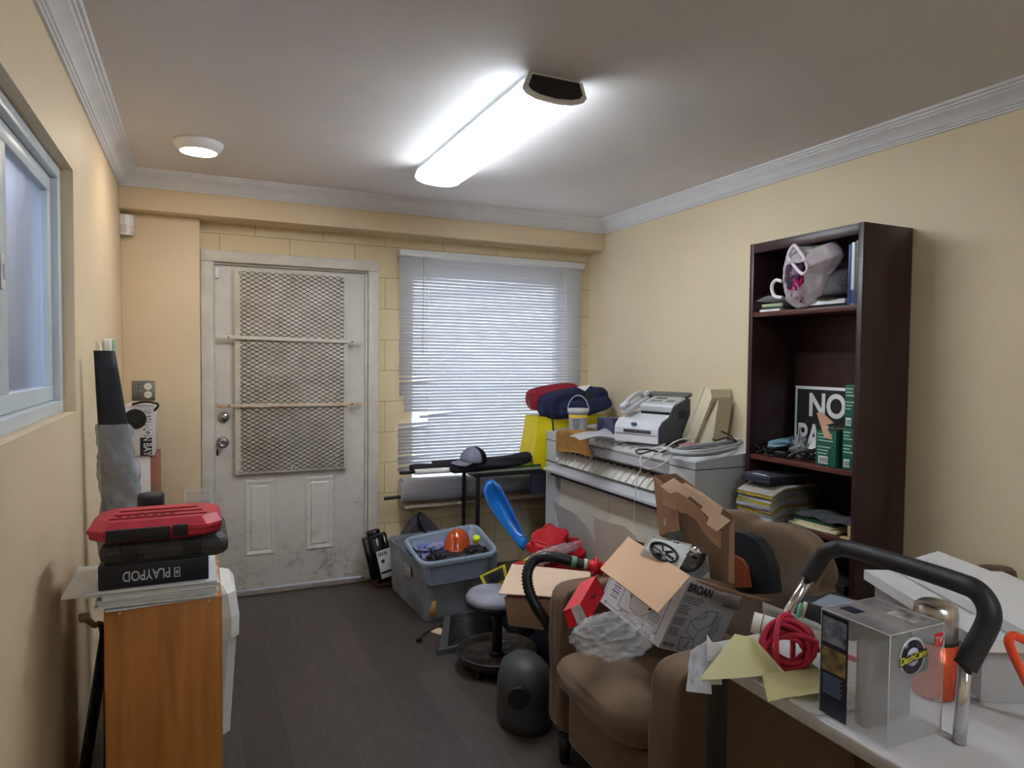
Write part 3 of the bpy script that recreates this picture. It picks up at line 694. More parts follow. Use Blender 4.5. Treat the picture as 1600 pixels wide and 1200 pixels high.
# slot and ribbed guide
G().box((PX+.075, PN+.19, .78), (PX+.10, PF-.13, .93)).build('slot', black, t)
g = G(); n = 19
for i in range(n):
    y_ = PN+.20+(PF-.13-PN-.20)*i/(n-1)
    g.prism([V(PX+.0, y_-.006, .795), V(PX+.07, y_-.006, .868), V(PX+.09, y_-.006, .862), V(PX+.06, y_-.006, .795)], .012, (0, 1, 0))
g.loft([[V(PX+.012, y, .792), V(PX+.078, y, .858), V(PX+.082, y, .790)] for y in (PN+.19, PF-.13)])
g.build('ribbed_guide', rib_m, t)
G().box((PX+.045, PN+.19, .872), (PX+.075, PF-.13, .884), .002).build('cutter_rail', black, t)
G().loft([[V(PX+.03, y, .888), V(PX+.015, y, .900), V(PX+.03, y, .940), V(PX+.10, y, .945), V(PX+.10, y, .888)] for y in (PN+.19, PF-.13)]).build('front_bar', mat('bar_grey', (150, 148, 152), .4), t)
g = G(); g.loft([[V(PX+.04, y, .944), V(PX+.035, y, .955), V(PX+.06, y, .975), V(PX+.15, y, .990), V(PX+.15, y, .944)] for y in (PN+.19, PF-.13)])
for i in range(18):
    y_ = PN+.24+i*.072; g.box((PX+.05, y_, .968), (PX+.148, y_+.004, .9925), .001)
g.build('paper_guide', mat('guide_grey', (186, 186, 184), .4, var=.15, vscale=20), t)
G().box((PX+.15, PN+.19, .80), (2.65, PF-.13, .998), .004).build('top_cover', mat('cover_grey', (206, 210, 214), .4), t)
G().box((PX+.19, PN+.30, .998), (2.55, PN+.95, 1.0005)).build('scan_window', mat('dark_window', (70, 68, 66), .3), t)

TOP = 1.001
def leafy(name, pts, m, label, cat, **k):
    pass

# front output trays, two curved sheets leaning on the plotter front
def tray(name, pts, m, label, bulge=.03):
    # pts: 4 corners near-top, far-top, far-bottom, near-bottom (room points)
    A, B, Cc, D_ = pts
    nrm = (B-A).cross(D_-A).normalized()
    def f(u, v):
        p = (A.lerp(B, u)).lerp(D_.lerp(Cc, u), v)
        return p + nrm*bulge*math.sin(PI*u)*.6 + nrm*bulge*(v*v)
    return G().grid(f, 14, 14, .004).build(name, m, None, label=label, cat='tray', group=None)
trm = mat('tray_plastic', (176, 172, 164), .4)
def panel_curve(outl, x, thick, m, name, label, cat, group=None, bow=.04):
    """outline traced on a plane facing the room, bowed and given thickness"""
    P = [at(a, b, x=x) for a, b in outl]
    b = bmesh.new(); vs = [b.verts.new(p) for p in P]; f = b.faces.new(vs)
    bmesh.ops.triangulate(b, faces=[f]); bmesh.ops.subdivide_edges(b, edges=b.edges[:], cuts=3, use_grid_fill=True)
    zs = [v.co.z for v in b.verts]; ys = [v.co.y for v in b.verts]; zc0 = (min(zs)+max(zs))/2; yc0 = (min(ys)+max(ys))/2; h_ = (max(ys)-min(ys))/2
    for v in b.verts: v.co.x += bow*((v.co.y-yc0)/h_)**2
    bmesh.ops.solidify(b, geom=b.faces[:], thickness=thick)
    g = G(); g._add(b, None, False)
    return g.build(name, m, label=label, cat=cat, group=group)
panel_curve([(856, 782), (892, 798), (900, 803), (914, 823), (925, 850), (930, 880), (932, 905), (906, 905), (886, 872), (877, 840), (866, 808)], 1.93, .004, mat('grey_tray', (158, 154, 150), .4), 'curved_tray', 'grey curved plastic tray standing against the plotter left of the white flap', 'tray')
panel_curve([(917, 807), (973, 822), (985, 837), (992, 860), (990, 905), (935, 905), (938, 872), (932, 838)], 1.87, .004, mat('beige_tray', (164, 152, 140), .45), 'curved_tray', 'beige curved plastic tray standing just behind the open white carton', 'tray')

# things on the plotter
q = at(903, 672, x=2.20); zt = at(903, 634, x=2.20).z
t = thing('wipes_bucket', 'grey and yellow wipes bucket with wire handle on the plotter', 'bucket', (2.20, q.y, TOP))
Mb = Matrix.Translation((2.2, q.y, TOP)); hb = .150; rb = .060
G(Mb).lathe([(0, 0), (rb*.93, 0), (rb*.95, .003), (rb, hb*.80), (0, hb*.80)]).build('pail', mat('bucket_grey', (186, 188, 192), .4), t)
def band(a0, a1, z0, z1, k=1.012): return [[V(math.cos(a0+(a1-a0)*i/24)*rb*k*(.95+.05*z/(hb*.8)), math.sin(a0+(a1-a0)*i/24)*rb*k*(.95+.05*z/(hb*.8)), z) for i in range(25)] for z in (z0, z1)]
ym = mat('label_yellow', (240, 208, 40), .45)
G(Mb).loft(band(2.4, 5.8, hb*.62, hb*.74), False, False, closed=False).loft(band(2.4, 5.8, hb*.04, hb*.10), False, False, closed=False).build('yellow_label', ym, t)
G(Mb).loft([[p_*1.0 for p_ in r] for r in band(2.4, 5.8, hb*.10, hb*.62, 1.01)], False, False, closed=False).build('grey_label', mat('label_grey', (168, 170, 176), .45), t)
G(Mb).lathe([(rb*1.02, hb*.79), (rb*1.10, hb*.80), (rb*1.10, hb*.97), (rb*1.04, hb), (0, hb)]).build('lid', mat('bucket_lid', (196, 198, 202), .4), t)
vdir = (CAM-V(2.2, q.y, 1.1)); vdir.z = 0; vdir.normalize(); sd = V(-vdir.y, vdir.x, 0)*1
sdn = vdir.cross(V(0, 0, 1))*-1
lc = V(2.2, q.y, TOP)+vdir*(rb+.0018)
text('GOJO', frame(lc-sdn*.036+V(0, 0, hb*.46), sdn, (0, 0, 1)), .026, ink, t, width=.05)
g = G(frame(lc, sdn, (0, 0, 1)));
for i in range(5): g.obox(Matrix.Translation((-.012+random.uniform(-.004, .004), hb*.38-i*.008, 0)), (.045-.004*i, .003, .001))
g.build('small_print', mat('print_grey', (90, 92, 100), .5), t)
G(Mb).tube([V(sdn.x*rb*1.12*math.cos(a_), sdn.y*rb*1.12*math.cos(a_), hb*.88+.10*math.sin(a_)) for a_ in [k*PI/12 for k in range(13)]], .003, 8).build('handle', mat('handle_grey', (200, 202, 206), .4), t)
# kraft envelope hanging over the edge, with paper on it
def env(u, v):
    A, B, C2, D2 = at(873, 682, z=TOP+.012), at(962, 690, z=TOP+.012), at(935, 673, z=TOP+.012), at(905, 668, z=TOP+.012)
    return None
ex0, ey0, ey1 = PX-.006, at(868, 700, x=PX).y-.02, at(905, 705, x=PX).y
def envf(u, v):
    s_ = v*.34; y_ = ey1+(ey0-ey1)*u - .18*max(0, 1-v*1.6)*(1-u)
    if s_ < .12: return V(PX-.008-.004*math.sin(u*9), y_, .885+s_+.008*math.sin(u*5))
    return V(PX-.006+(s_-.12), y_, TOP+.006+.006*math.sin(u*7+v*9)+.004)
G().grid(envf, 20, 24, .004).build('padded_envelope', mat('envelope_kraft', (214, 162, 88), .7, var=.15, vscale=14, bump=.5, bscale=30), label='orange brown padded envelope draped over the plotter edge below the bucket', cat='envelope')
A = at(890, 684, z=TOP+.018); 
def papf(u, v):
    a_, b_, c_, d_ = at(888, 683, z=TOP+.02), at(950, 677, z=TOP+.024), at(966, 690, z=TOP+.02), at(930, 686, z=TOP+.02)
    q_ = at(885, 684, z=TOP+.02).lerp(at(945, 672, z=TOP+.02), u).lerp(at(905, 689, z=TOP+.02).lerp(at(964, 683, z=TOP+.02), u), v); q_.z += .014*abs(math.sin(u*4+v*3))+.002
    return q_
G().grid(papf, 12, 10, .0008).build('white_sheet', paper, label='white crumpled sheet of paper lying on the padded envelope', cat='paper')
q0 = at(945, 672, x=2.33)
t = G().box((2.32, q0.y-.06, TOP), (2.42, q0.y+.07, TOP+.095), .002, rot=(0, 0, .3)).build('ink_carton', mat('purple_black', (44, 40, 66), .4, rgb2=(90, 96, 140), vscale=22), label='dark purple printed carton beside the fax machine on the plotter', cat='box')
for i, (a, b) in enumerate(((932, 668), (938, 660), (928, 656))):
    q0 = at(a, b, z=TOP+.005+i*.02)
    if q0.y > 3.9: q0.y = 3.9-.02*i
    G().box((q0.x-.05, q0.y-.04, TOP+.002+i*.016), (q0.x+.05, q0.y+.05, TOP+.015+i*.016), .002, rot=(0, 0, .3*i)).build('paper_bundle', mat('pale_bundle%d' % i, ((206, 204, 196), (190, 196, 170), (220, 216, 210))[i], .7), label=('bottom', 'middle', 'top')[i]+' folded paper bundle behind the bucket on the plotter', cat='paper', group='paper bundles behind the bucket')

# fax machine
FN = at(1030, 697, z=TOP)           # near bottom corner
a_ = math.radians(112)
ui = V(math.cos(a_), math.sin(a_), 0); uj = V(-ui.y, ui.x, 0)*-1     # i along the front, j to the back
MF = frame(FN, ui, V(0, 0, 1).cross(ui)) if False else Matrix(((ui.x, uj.x, 0, FN.x), (ui.y, uj.y, 0, FN.y), (0, 0, 1, FN.z), (0, 0, 0, 1)))
fw, fd = .285, .33
t = thing('fax_machine', 'grey and navy fax machine with handset on top of the plotter', 'fax machine', FN+ui*fw/2+uj*fd/2)
fg = mat('fax_grey', (206, 208, 214), .4); fd_ = mat('fax_slate', (66, 68, 84), .45)
def fp(i, pts): return [MF @ V(i, j, z) for j, z in pts]
side = [(.0, .012), (0, .095), (.035, .125), (.10, .150), (.15, .205), (.30, .245), (.33, .24), (.33, .012)]
G().loft([fp(.0, side), fp(.006, side)]).build('side_panel', fd_, t)
G().loft([fp(.0061, [(-.004, .008), (-.006, .085), (.0, .10), (.03, .128), (.11, .150), (.11, .008)]), fp(fw, [(-.004, .008), (-.006, .085), (.0, .10), (.03, .128), (.11, .150), (.11, .008)])]).build('front_cover', fg, t)
G().loft([fp(.0062, [(.11, .01), (.11, .150), (.15, .160), (.33, .17), (.33, .01)]), fp(fw, [(.11, .01), (.11, .150), (.15, .160), (.33, .17), (.33, .01)])]).build('body', fg, t)
G().loft([fp(.0063, [(.15, .170), (.14, .200), (.16, .212), (.29, .250), (.30, .235), (.30, .170)]), fp(fw-.07, [(.15, .170), (.14, .200), (.16, .212), (.29, .250), (.30, .235), (.30, .170)])]).build('scanner_lid', fg, t)
G(MF).box((.02, .138, .158), (fw-.08, .150, .172)).build('paper_slot', black, t)
G(MF).box((.05, -.0085, .060), (fw-.06, -.003, .078), .001).build('output_slot', mat('slot_dark', (70, 70, 74), .4), t)
G(MF).box((.01, -.0075, .050), (fw-.01, -.005, .0525)).build('drawer_seam', darksteel, t)
M2 = MF @ Matrix.Translation((0, .16, .213)) @ Matrix.Rotation(math.atan2(.038, .13), 4, 'X')
cp = G(M2).box((.012, .01, .0), (fw-.08, .125, .004), .001).build('control_panel', mat('panel_grey', (186, 188, 190), .4), t)
g = G(M2)
for i in range(4):
    for k in range(3): g.box((.03+i*.013, .025+k*.014, .004), (.039+i*.013, .034+k*.014, .007), .001)
for i in range(6):
    for k in range(2): g.box((.105+i*.014, .030+k*.016, .004), (.114+i*.014, .037+k*.016, .007), .001)
g.build('buttons', mat('button_grey', (120, 122, 128), .4), cp)
G(M2).box((.10, .080, .004), (.17, .105, .006), .001).build('display', mat('lcd', (96, 108, 100), .2), cp)
cr = G(M2).box((fw-.065, -.13, -.02), (fw-.004, .10, .012), .006).build('handset_cradle', fg, t)
hp = [M2 @ V(fw-.035, -.13+.24*k/8, .030+.022*math.sin(PI*k/8)) for k in range(9)]
h = G().tube(hp, lambda s_: .013, 12).build('handset', mat('handset_grey', (196, 200, 208), .35), t)
G(M2).box((fw-.058, -.145, .014), (fw-.012, -.09, .040), .009).build('earpiece', mat('handset_grey', (0, 0, 0)), h)
G(M2).box((fw-.058, .065, .014), (fw-.012, .12, .040), .009).build('mouthpiece', mat('handset_grey', (0, 0, 0)), h)
G(M2).box((.0, .127, -.012), (fw-.02, .20, .010), .006).build('rear_tray', mat('tray_dark', (92, 92, 94), .4), t)
lg = G(MF @ Matrix.Translation((fw*.56, -.0035, .109)) @ Matrix.Rotation(math.radians(40), 4, 'X')); 
lg.lathe([(0, -.004), (.016, -.004), (.016, .004), (0, .005)], Matrix.Diagonal((1.2, .6, 1, 1)) @ Matrix.Rotation(0, 4, 'X'))
lg.build('badge', mat('badge_blue', (70, 84, 130), .3, metal=.4), t)
g = G(MF)
for i in range(9): g.box((-.001, .20+i*.010, .13-.0*i), (.0, .204+i*.010, .175))
g.build('vents', black, t)
# beige display unit standing upright behind
t = thing('beige_console', 'beige wedge shaped console standing on its side behind the fax machine', 'console', at(1085, 690, z=TOP))
o0 = at(1082, 694, z=TOP)
A0 = V(2.395, 2.90, TOP); 
def wedge(k):
    # profile seen from the camera: leaning slab; k = 0 near face, 1 far face
    off = V(.05, .17, 0)*k
    P = [(1064, 683), (1073, 690), (1083, 694), (1112, 620), (1109, 606), (1095, 603)]
    return [at(a, b, x=2.44) + off for a, b in P]
P = [(1065, 684), (1084, 693), (1112, 622), (1110, 609), (1096, 604)]
base_y = at(1084, 693, z=TOP).y; bx_ = at(1084, 693, z=TOP).x
pr = [at(a, b, x=bx_-.02*(a < 1075)) for a, b in P]
zmin = min(p.z for p in pr)
for p in pr: p.z += TOP-zmin+.001
G().prism(pr, .17, (1, .18, 0)).build('case', beige, t)
pr2 = [pr[0].lerp(pr[4], .02), pr[0].lerp(pr[1], .35), pr[4].lerp(pr[3], .35), pr[4]]
G().prism([p+V(-.006, -.004, 0) for p in pr2], .010, (1, .18, 0)).build('front_bezel', mat('bezel_beige', (210, 200, 172), .45), t)
st = [pr[1]+V(.03, .02, 0), pr[1]+V(.03, -.115, 0), pr[3]+V(.03, -.03, -.05)]
G().prism(st, .12, (1, .18, 0)).build('wedge_stand', mat('stand_beige', (212, 202, 178), .5), t)
# grey duct hose loops and cables on the near end
def loop(name, cx, cy, rx, ry, z, r, m, label, n=14, turns=1, wob=.01, cat='cable', dz=.0):
    pts = [V(cx+rx*math.cos(2*PI*k/n)*(1+.06*math.sin(k*1.7)), cy+ry*math.sin(2*PI*k/n), z+wob*math.sin(k*2.1)+wob+dz*k/n) for k in range(int(n*turns)+1)]
    return G().tube(pts, r, 8).build(name, m, label=label, cat=cat)
q = at(1100, 700, z=TOP+.03)
G().tube([at(a, b, z=TOP+.030) for a, b in ((1045, 702), (1060, 706), (1090, 707), (1120, 702), (1148, 696), (1158, 690), (1130, 692), (1095, 696), (1070, 700), (1050, 706), (1080, 710), (1115, 708), (1150, 700))], .011, 10).build('grey_conduit', mat('conduit', (150, 152, 158), .45), label='thick grey flexible conduit coiled on the near end of the plotter', cat='conduit')
q = at(1078, 700, z=TOP)
G().box((q.x-.05, q.y-.03, TOP+.001), (q.x+.06, q.y+.04, TOP+.022), .004, rot=(0, 0, .3)).build('red_pad', mat('dull_red', (190, 100, 104), .6), label='faded red pad under the beige console', cat='pad')
def wire(name, pts, r, m, label, cat='cable', **k): return G().tube(pts, r, 8, **k).build(name, m, label=label, cat=cat)
wire('white_cable', [at(1088, 684, z=TOP+.05), at(1062, 687, x=2.15), at(1040, 700, x=2.07), at(1010, 720, x=2.03), at(1000, 735, x=2.03), at(994, 760, x=2.035), at(991, 800, x=2.07), at(991, 845, x=2.08), at(996, 875, x=2.04)], .0030, mat('cable_white', (226, 224, 218), .4), 'white cable hanging down the front of the plotter')
wire('white_lead', [at(1084, 686, z=TOP+.04), at(1060, 700, x=2.10), at(1042, 720, x=2.06), at(1022, 732, x=2.04), at(1006, 730, x=2.04), at(1000, 718, x=2.05), at(1010, 706, x=2.08), at(1040, 694, x=2.14)], .0032, mat('cable_white', (0, 0, 0)), 'white cable looped over the ribbed plotter front')
wire('black_cable', [at(1022, 703, z=TOP+.012), at(1000, 709, z=TOP+.008), at(994, 704, z=TOP+.008), at(1010, 702, z=TOP+.008), at(1035, 706, z=TOP+.008), at(1058, 696, z=TOP+.008)], .0045, black, 'black cable lying in front of the fax machine on the plotter')
g_pts = [at(1110, 682, z=1.04), at(1118, 688, z=1.04), at(1135, 684, z=1.05), at(1150, 690, z=1.06), at(1140, 680, z=1.07), at(1122, 672, z=1.08), at(1110, 670, z=1.09)]
wire('black_cable', g_pts, .004, black, 'black power cord bunched behind the beige console')
wire('pale_cable', [at(1108, 670, z=1.09), at(1125, 671, z=1.08), at(1140, 680, z=1.06), at(1150, 686, z=1.05), at(1158, 686, z=1.05)], .003, mat('cable_white', (0, 0, 0)), 'pale thin cord arched behind the beige console')

# ------------------------------------------------------------ yellow bag, cooler bags, table by the window
TBX0, TBX1, TBY0, TBY1, TBZ = 1.60, 2.60, 4.01, 4.25, .722
t = thing('metal_table', 'narrow black metal frame table under the window beside the plotter', 'table', (2.1, 4.12, 0))
G().box((TBX0, TBY0, TBZ-.02), (TBX1, TBY1, TBZ), .002).build('table_top', black, t)
for x_, y_ in ((TBX0+.025, TBY0+.015), (TBX0+.01, TBY1-.015), (TBX1-.02, TBY0+.015), (TBX1-.02, TBY1-.015)):
    G().box((x_-.011, y_-.011, 0), (x_+.011, y_+.011, TBZ-.02), .002).build('leg', black, t)
G().box((TBX0+.4, TBY0+.005, TBZ-.16), (TBX1, TBY0+.02, TBZ-.02)).build('apron', mat('dark_navy_panel', (36, 38, 54), .5), t)
# fold-over board between table and window
yel = mat('yellow_vinyl', (236, 216, 20), .5, var=.08, vscale=9)
def yq(i, z):
    pts = [(826, 700), (866, 700)]
    return None
xl0, xl1 = at(824, 722, y=4.10).x, at(835, 630, y=4.10).x
g = G(); z0, z1 = TBZ+.001, 1.075
def ring(x0, x1, y0, y1, z, w_=.0): return [V(x0, y0, z), V((x0+x1)/2, y0-.01-w_, z), V(x1, y0, z), V(x1, y1, z), V((x0+x1)/2, y1, z), V(x0, y1, z)]
g.loft([ring(xl0+.02, 2.60, 4.035, 4.24, z0), ring(xl0+.005, 2.60, 4.03, 4.245, z0+.08), ring(xl0+.03, 2.60, 4.03, 4.24, z0+.22), ring(xl1, 2.60, 4.04, 4.235, z1)])
g.build('yellow_crate_bag', yel, label='bright yellow tall stiff bag behind the plotter supporting the cooler bags', cat='bag')
def pillow(c, r, m, name, label, cat, rot=(0, 0, 0), p=.55, amp=.05, seed=1, parent=None, fr=2.5):
    b = bmesh.new(); bmesh.ops.create_icosphere(b, subdivisions=5, radius=1)
    for v in b.verts:
        d = v.co; q_ = V(*[math.copysign(abs(k)**p, k) for k in d]); n_ = noise.noise(d*fr+V(seed*5, 0, 0)); v.co = q_*(1+amp*n_)
    bmesh.ops.scale(b, vec=r, verts=b.verts)
    g = G(); g._add(b, Matrix.Translation(c) @ Euler(rot).to_matrix().to_4x4(), True)
    return g.build(name, m, parent, label=label, cat=cat) if parent is None else g.build(name, m, parent)
t = thing('navy_bag', 'navy blue soft cooler bag lying on the yellow bag by the window', 'bag', (2.38, 4.07, z1))
c_ = at(896, 629, y=4.08); 
pillow(V(c_.x, 4.08, c_.z-.0), (.262, .115, .098), navy, 'bag_body', None, None, rot=(0, -.13, 0), p=.6, parent=t)
zc_b = c_.z
G().tube([V(c_.x-.21, 3.965, zc_b+.0), V(c_.x-.19, 3.955, zc_b+.045), V(c_.x, 3.950, zc_b+.075), V(c_.x+.18, 3.955, zc_b+.085)], .005, 8).build('zip', mat('navy_dark', (18, 24, 52), .6), t)
pillow(V(c_.x+.03, 3.995, zc_b-.02), (.21, .06, .055), navy, 'front_pocket', None, None, rot=(0, -.13, 0), p=.6, parent=t, seed=4)
G().tube([V(c_.x-.235, 3.965, zc_b+.02), V(c_.x-.235, 3.955, zc_b-.06), V(c_.x-.225, 3.955, zc_b-.15), V(c_.x-.215, 3.957, zc_b-.21)], .006, 8).build('strap', mat('navy_dark', (0, 0, 0)), t)
G().prism([V(c_.x-.02, 4.0, zc_b+.112), V(c_.x+.09, 4.0, zc_b+.125), V(c_.x+.03, 3.975, zc_b+.085)], .003).build('white_tag', paper, t)
G().box((c_.x+.02, 3.945, zc_b+.02), (c_.x+.09, 3.958, zc_b+.07), .003, rot=(0, .5, 0)).build('badge', ink, t)
pillow(V(c_.x-.09, 4.20, zc_b+.035), (.205, .07, .085), mat('red_fabric', (150, 26, 48), .7, var=.1, vscale=30), 'red_bag', 'dark red soft bag behind the navy cooler bag by the window', 'bag', rot=(0, -.12, 0), seed=3)

# rolls and folded stands on the table
lg_ = mat('roll_white', (214, 214, 218), .5, rgb2=(196, 198, 204), vscale=4)
yb_ = 4.348
t = thing('wide_roll', 'wide light grey roll of material on a black rod lying along the window sill', 'roll', (1.85, yb_, .54))
zr_ = .587; xr0 = at(627, 760, y=yb_).x
G().cyl((xr0, yb_, zr_), (2.62, yb_, zr_), .080, .074, 36).build('roll', mat('roll_grey', (176, 178, 188), .5, var=.1, vscale=5), t)
G().cyl((xr0-.006, yb_, zr_), (xr0+.02, yb_, zr_), .060, .050, 24).build('roll_end', lg_, t)
xr00 = at(600, 780, y=yb_).x
G().cyl((xr00, yb_-.005, zr_-.045), (xr0+.05, yb_, zr_-.04), .011, None, 12).build('rod', black, t)
def sheet_roll(x0, x1, y, z, r, m, name, label, cat, endx=None, rot=0):
    t = thing(name, label, cat, ((x0+x1)/2, y, z-r))
    G().cyl((x0, y, z), (x1, y+rot, z+.0), r, None, 20).build('tube', m, t)
    if endx: G().cyl((endx, y, z), (x0+.01, y, z), r*.62, None, 12).build('rod', black, t)
    return t
xa_ = at(648, 738, y=4.13).x
sheet_roll(xa_, 2.00, 4.13, TBZ+.018+.001, .018, white, 'white_tube', 'thin white tube with black rod end lying on the window table', 'tube', at(625, 741, y=4.13).x)
xa_ = at(672, 710, y=4.28).x
wire('tripod_pole', [V(xa_, 4.235, TBZ+.055), V(2.0, 4.235, TBZ+.065)], .013, mat('pole_dark', (44, 44, 50), .4), 'dark pole lying behind the folded black fabric on the window table', 'pole', sub=1)
fabric_b = mat('black_fabric', (30, 30, 40), .7, bump=.3, bscale=60, var=.2, vscale=12)
def bundle(name, P, r, m, label, seed, cat='folded stand', fl=.7):
    pts = [V(*p) for p in P]; n = 40; rings = []
    L_ = len(pts)-1
    for i in range(n+1):
        s_ = i/n*L_; k = min(int(s_), L_-1); c = pts[k].lerp(pts[k+1], s_-k); e = min(1, .75+5*min(i/n, 1-i/n))
        rings.append([c+V(0, math.cos(a_)*r*e*(1+.35*noise.noise(V(math.cos(a_)*1.5, math.sin(a_)*1.5+i*.08, seed))), math.sin(a_)*r*fl*e*(1+.45*noise.noise(V(math.cos(a_)*1.7+4, math.sin(a_)*1.7+i*.07, seed)))) for a_ in [2*PI*q/24 for q in range(24)]])
    return G().loft(rings, smooth=True).build(name, m, label=label, cat=cat)
x0b = at(642, 727, y=4.18).x
bundle('folded_umbrella', [(x0b, 4.195, TBZ+.036), (1.6, 4.195, TBZ+.036), (1.9, 4.195, TBZ+.036)], .034, fabric_b, 'folded black umbrella with blunt end on the left end of the window table', 1, 'umbrella')
bundle('folded_fabric', [(1.46, 4.06, TBZ+.045), (1.62, 4.05, TBZ+.05), (1.80, 4.045, TBZ+.065), (2.0, 4.04, TBZ+.085)], .058, fabric_b, 'bundle of folded black fabric under the grey cap on the window table', 5, 'fabric')
sheet_roll(1.56, 2.08, 4.035, TBZ+.012, .0115, mat('pale_tube', (204, 212, 206), .4), 'pale_tube', 'pale grey thin tube at the front edge of the window table', 'tube')
G().cyl((1.72, 4.02, TBZ+.030), (2.075, 4.02, TBZ+.036), .006, None, 12).build('green_rod', mat('green_rod', (20, 120, 60), .4), label='thin green rod on the window table beside the yellow bag', cat='rod')
# cap
cq = at(738, 712, y=4.06)
t = thing('baseball_cap', 'light grey cap with a dark back resting on the folded black fabric', 'cap', (cq.x, 4.05, TBZ+.09))
capm = mat('cap_grey', (176, 178, 200), .8, bump=.2, bscale=150); capd = mat('cap_dark', (34, 36, 54), .8)
Mc = Matrix.Translation((cq.x, 4.04, TBZ+.092)) @ Matrix.Rotation(.15, 4, 'X')
def dome(a0, a1, r=.082, h=.085, n=14, m_=8):
    g = G(Mc); g.grid(lambda u, v: V(r*math.cos(a0+(a1-a0)*u)*math.cos(v*PI/2)*1.08, r*math.sin(a0+(a1-a0)*u)*math.cos(v*PI/2), h*math.sin(v*PI/2)), n, m_, .002); return g
dome(PI*.55, PI*1.62).build('crown', capm, t)
dome(-PI*.38, PI*.55).build('back_panels', capd, t)
G(Mc).grid(lambda u, v: V(-.075*math.cos((u-.5)*2.2)-.075*v*math.cos((u-.5)*1.8), .078*math.sin((u-.5)*2.4)*(1-.12*v), .004-.020*v-.03*(u-.5)**2), 14, 6, .003).build('visor', capm, t)

# ------------------------------------------------------------ totes by the wall
toteM = mat('tote_clear', (186, 193, 202), .3, alpha=.60, var=.15, vscale=5, rgb2=(140, 147, 154))
bn, br_, bl_ = at(663, 973, z=0), at(775, 950, z=0), at(612, 915, z=0)
bn = V(1.13, 3.555, 0); br_ = V(1.585, 3.61, 0); bl_ = V(1.10, 4.19, 0); bf = br_+bl_-bn
def quadring(P, r, z=None, n=4):
    """rounded ring through four corners"""
    out = []
    for i in range(4):
        p, a_, b_ = P[i], P[i-1], P[(i+1) % 4]
        pa = p+(a_-p).normalized()*r; pb = p+(b_-p).normalized()*r
        for k in range(n+1):
            s_ = k/n; out.append((pa*(1-s_)+p*s_)*(1-s_)+(p*(1-s_)+pb*s_)*s_)
    return out
def up(P, z, e=0):
    c = sum(P, V(0, 0, 0))/4; return [V(p.x+(p.x-c.x)*e, p.y+(p.y-c.y)*e, z) for p in P]
B4 = [bn, br_, bf, bl_]
t = thing('storage_tote', 'large clear grey storage tote full of blue cloth on the floor by the window wall', 'storage tote', (bn+bf)/2)
th_ = .325
g = G(); g.loft([quadring(up(B4, z, e), r) for z, e, r in ((.002, -.02, .04), (.02, 0, .05), (th_-.02, .05, .05), (th_-.018, .075, .055), (th_, .08, .055), (th_, .055, .05), (th_-.02, .043, .05), (.024, -.012, .045))], cap0=True, cap1=True)
g.build('tub', toteM, t)
g = G()
e0, e1 = up(B4, th_-.03, .07)[0], up(B4, th_-.03, .07)[1]
for s0, s1 in ((.28, .42), (.62, .76)):
    a_, b_ = e0.lerp(e1, s0), e0.lerp(e1, s1); g.box(V(a_.x, a_.y-.018, th_-.045), V(b_.x, a_.y+.006, th_-.02), .003)
a_, b_ = e0.lerp(e1, .26), e0.lerp(e1, .78); g.box(V(a_.x, a_.y-.02, th_-.022), V(b_.x, a_.y+.006, th_-.014), .003)
g.build('grip', mat('tote_grip', (176, 184, 194), .35, alpha=.75), t)
q = up(B4, .16, .025); a_, b_ = q[0].lerp(q[3], .30), q[0].lerp(q[3], .48)
G().prism([V(a_.x-.014, a_.y, .20), V(b_.x-.014, b_.y, .19), V(b_.x-.014, b_.y, .26), V(a_.x-.014, a_.y, .27)], .002, (-1, 0, 0)).build('label', mat('bin_label', (120, 118, 126), .5, rgb2=(200, 196, 196), vscale=40), t)
G().loft([quadring(up(B4, z, e), .05) for z, e in ((.028, -.06), (.20, -.05), (.24, -.12))], smooth=False).build('blue_cloth', mat('blue_cloth', (50, 72, 116), .8, rgb2=(32, 40, 60), vscale=7), label='heap of blue cloth inside the large clear tote', cat='cloth')
G().cyl((bn.x+.045, bn.y+.035, .03), (bn.x+.050, bn.y+.035, .115), .036, None, 20).build('tape_roll', mat('amber_tape', (186, 150, 84), .5), label='amber tape roll visible in the near corner of the clear tote', cat='tape')
# upper tub
K = [at(658, 883, z=.352), at(782, 862, z=.375), at(745, 817, z=.455), at(627, 841, z=.432)]
c4 = sum(K, V(0, 0, 0))/4
def kin(e, dz): return [c4+(p-c4)*(1+e)+V(0, 0, dz) for p in K]
t = thing('grey_tub', 'open blue grey plastic tub nested crooked in the top of the clear tote', 'tub', c4-V(0, 0, .15))
tubm = mat('tub_bluegrey', (142, 156, 176), .38, var=.05, vscale=6)
G().loft([quadring(kin(e, dz), r) for e, dz, r in ((-.24, -.15, .04), (-.08, -.03, .06), (-.03, -.028, .06), (-.01, -.022, .07), (0, -.006, .07), (-.02, .002, .07), (-.06, .003, .07), (-.095, -.006, .06), (-.11, -.03, .06), (-.25, -.135, .04))]).build('tub', tubm, t)
ff = kin(-.2, -.10)
def inT(u, v, dz=0): return ff[0].lerp(ff[1], u).lerp(ff[3].lerp(ff[2], u), v)+V(0, 0, dz)
bc = at(716, 862, d=3.55); 
bc = inT(.60, .35, .0); bc = V(bc.x, bc.y, bc.z)
bcp = at(714, 857, z=.36)
t = thing('amber_beacon', 'amber domed warning beacon lying in the grey tub', 'beacon', bcp)
Mbk = Matrix.Translation(bcp) @ Matrix.Rotation(-.15, 4, 'X') @ Matrix.Rotation(.12, 4, 'Y')
G(Mbk).lathe([(0, -.03), (.080, -.03), (.086, -.02), (.086, -.004), (.0, -.004)]).build('base', mat('beacon_base', (150, 54, 30), .3), t)
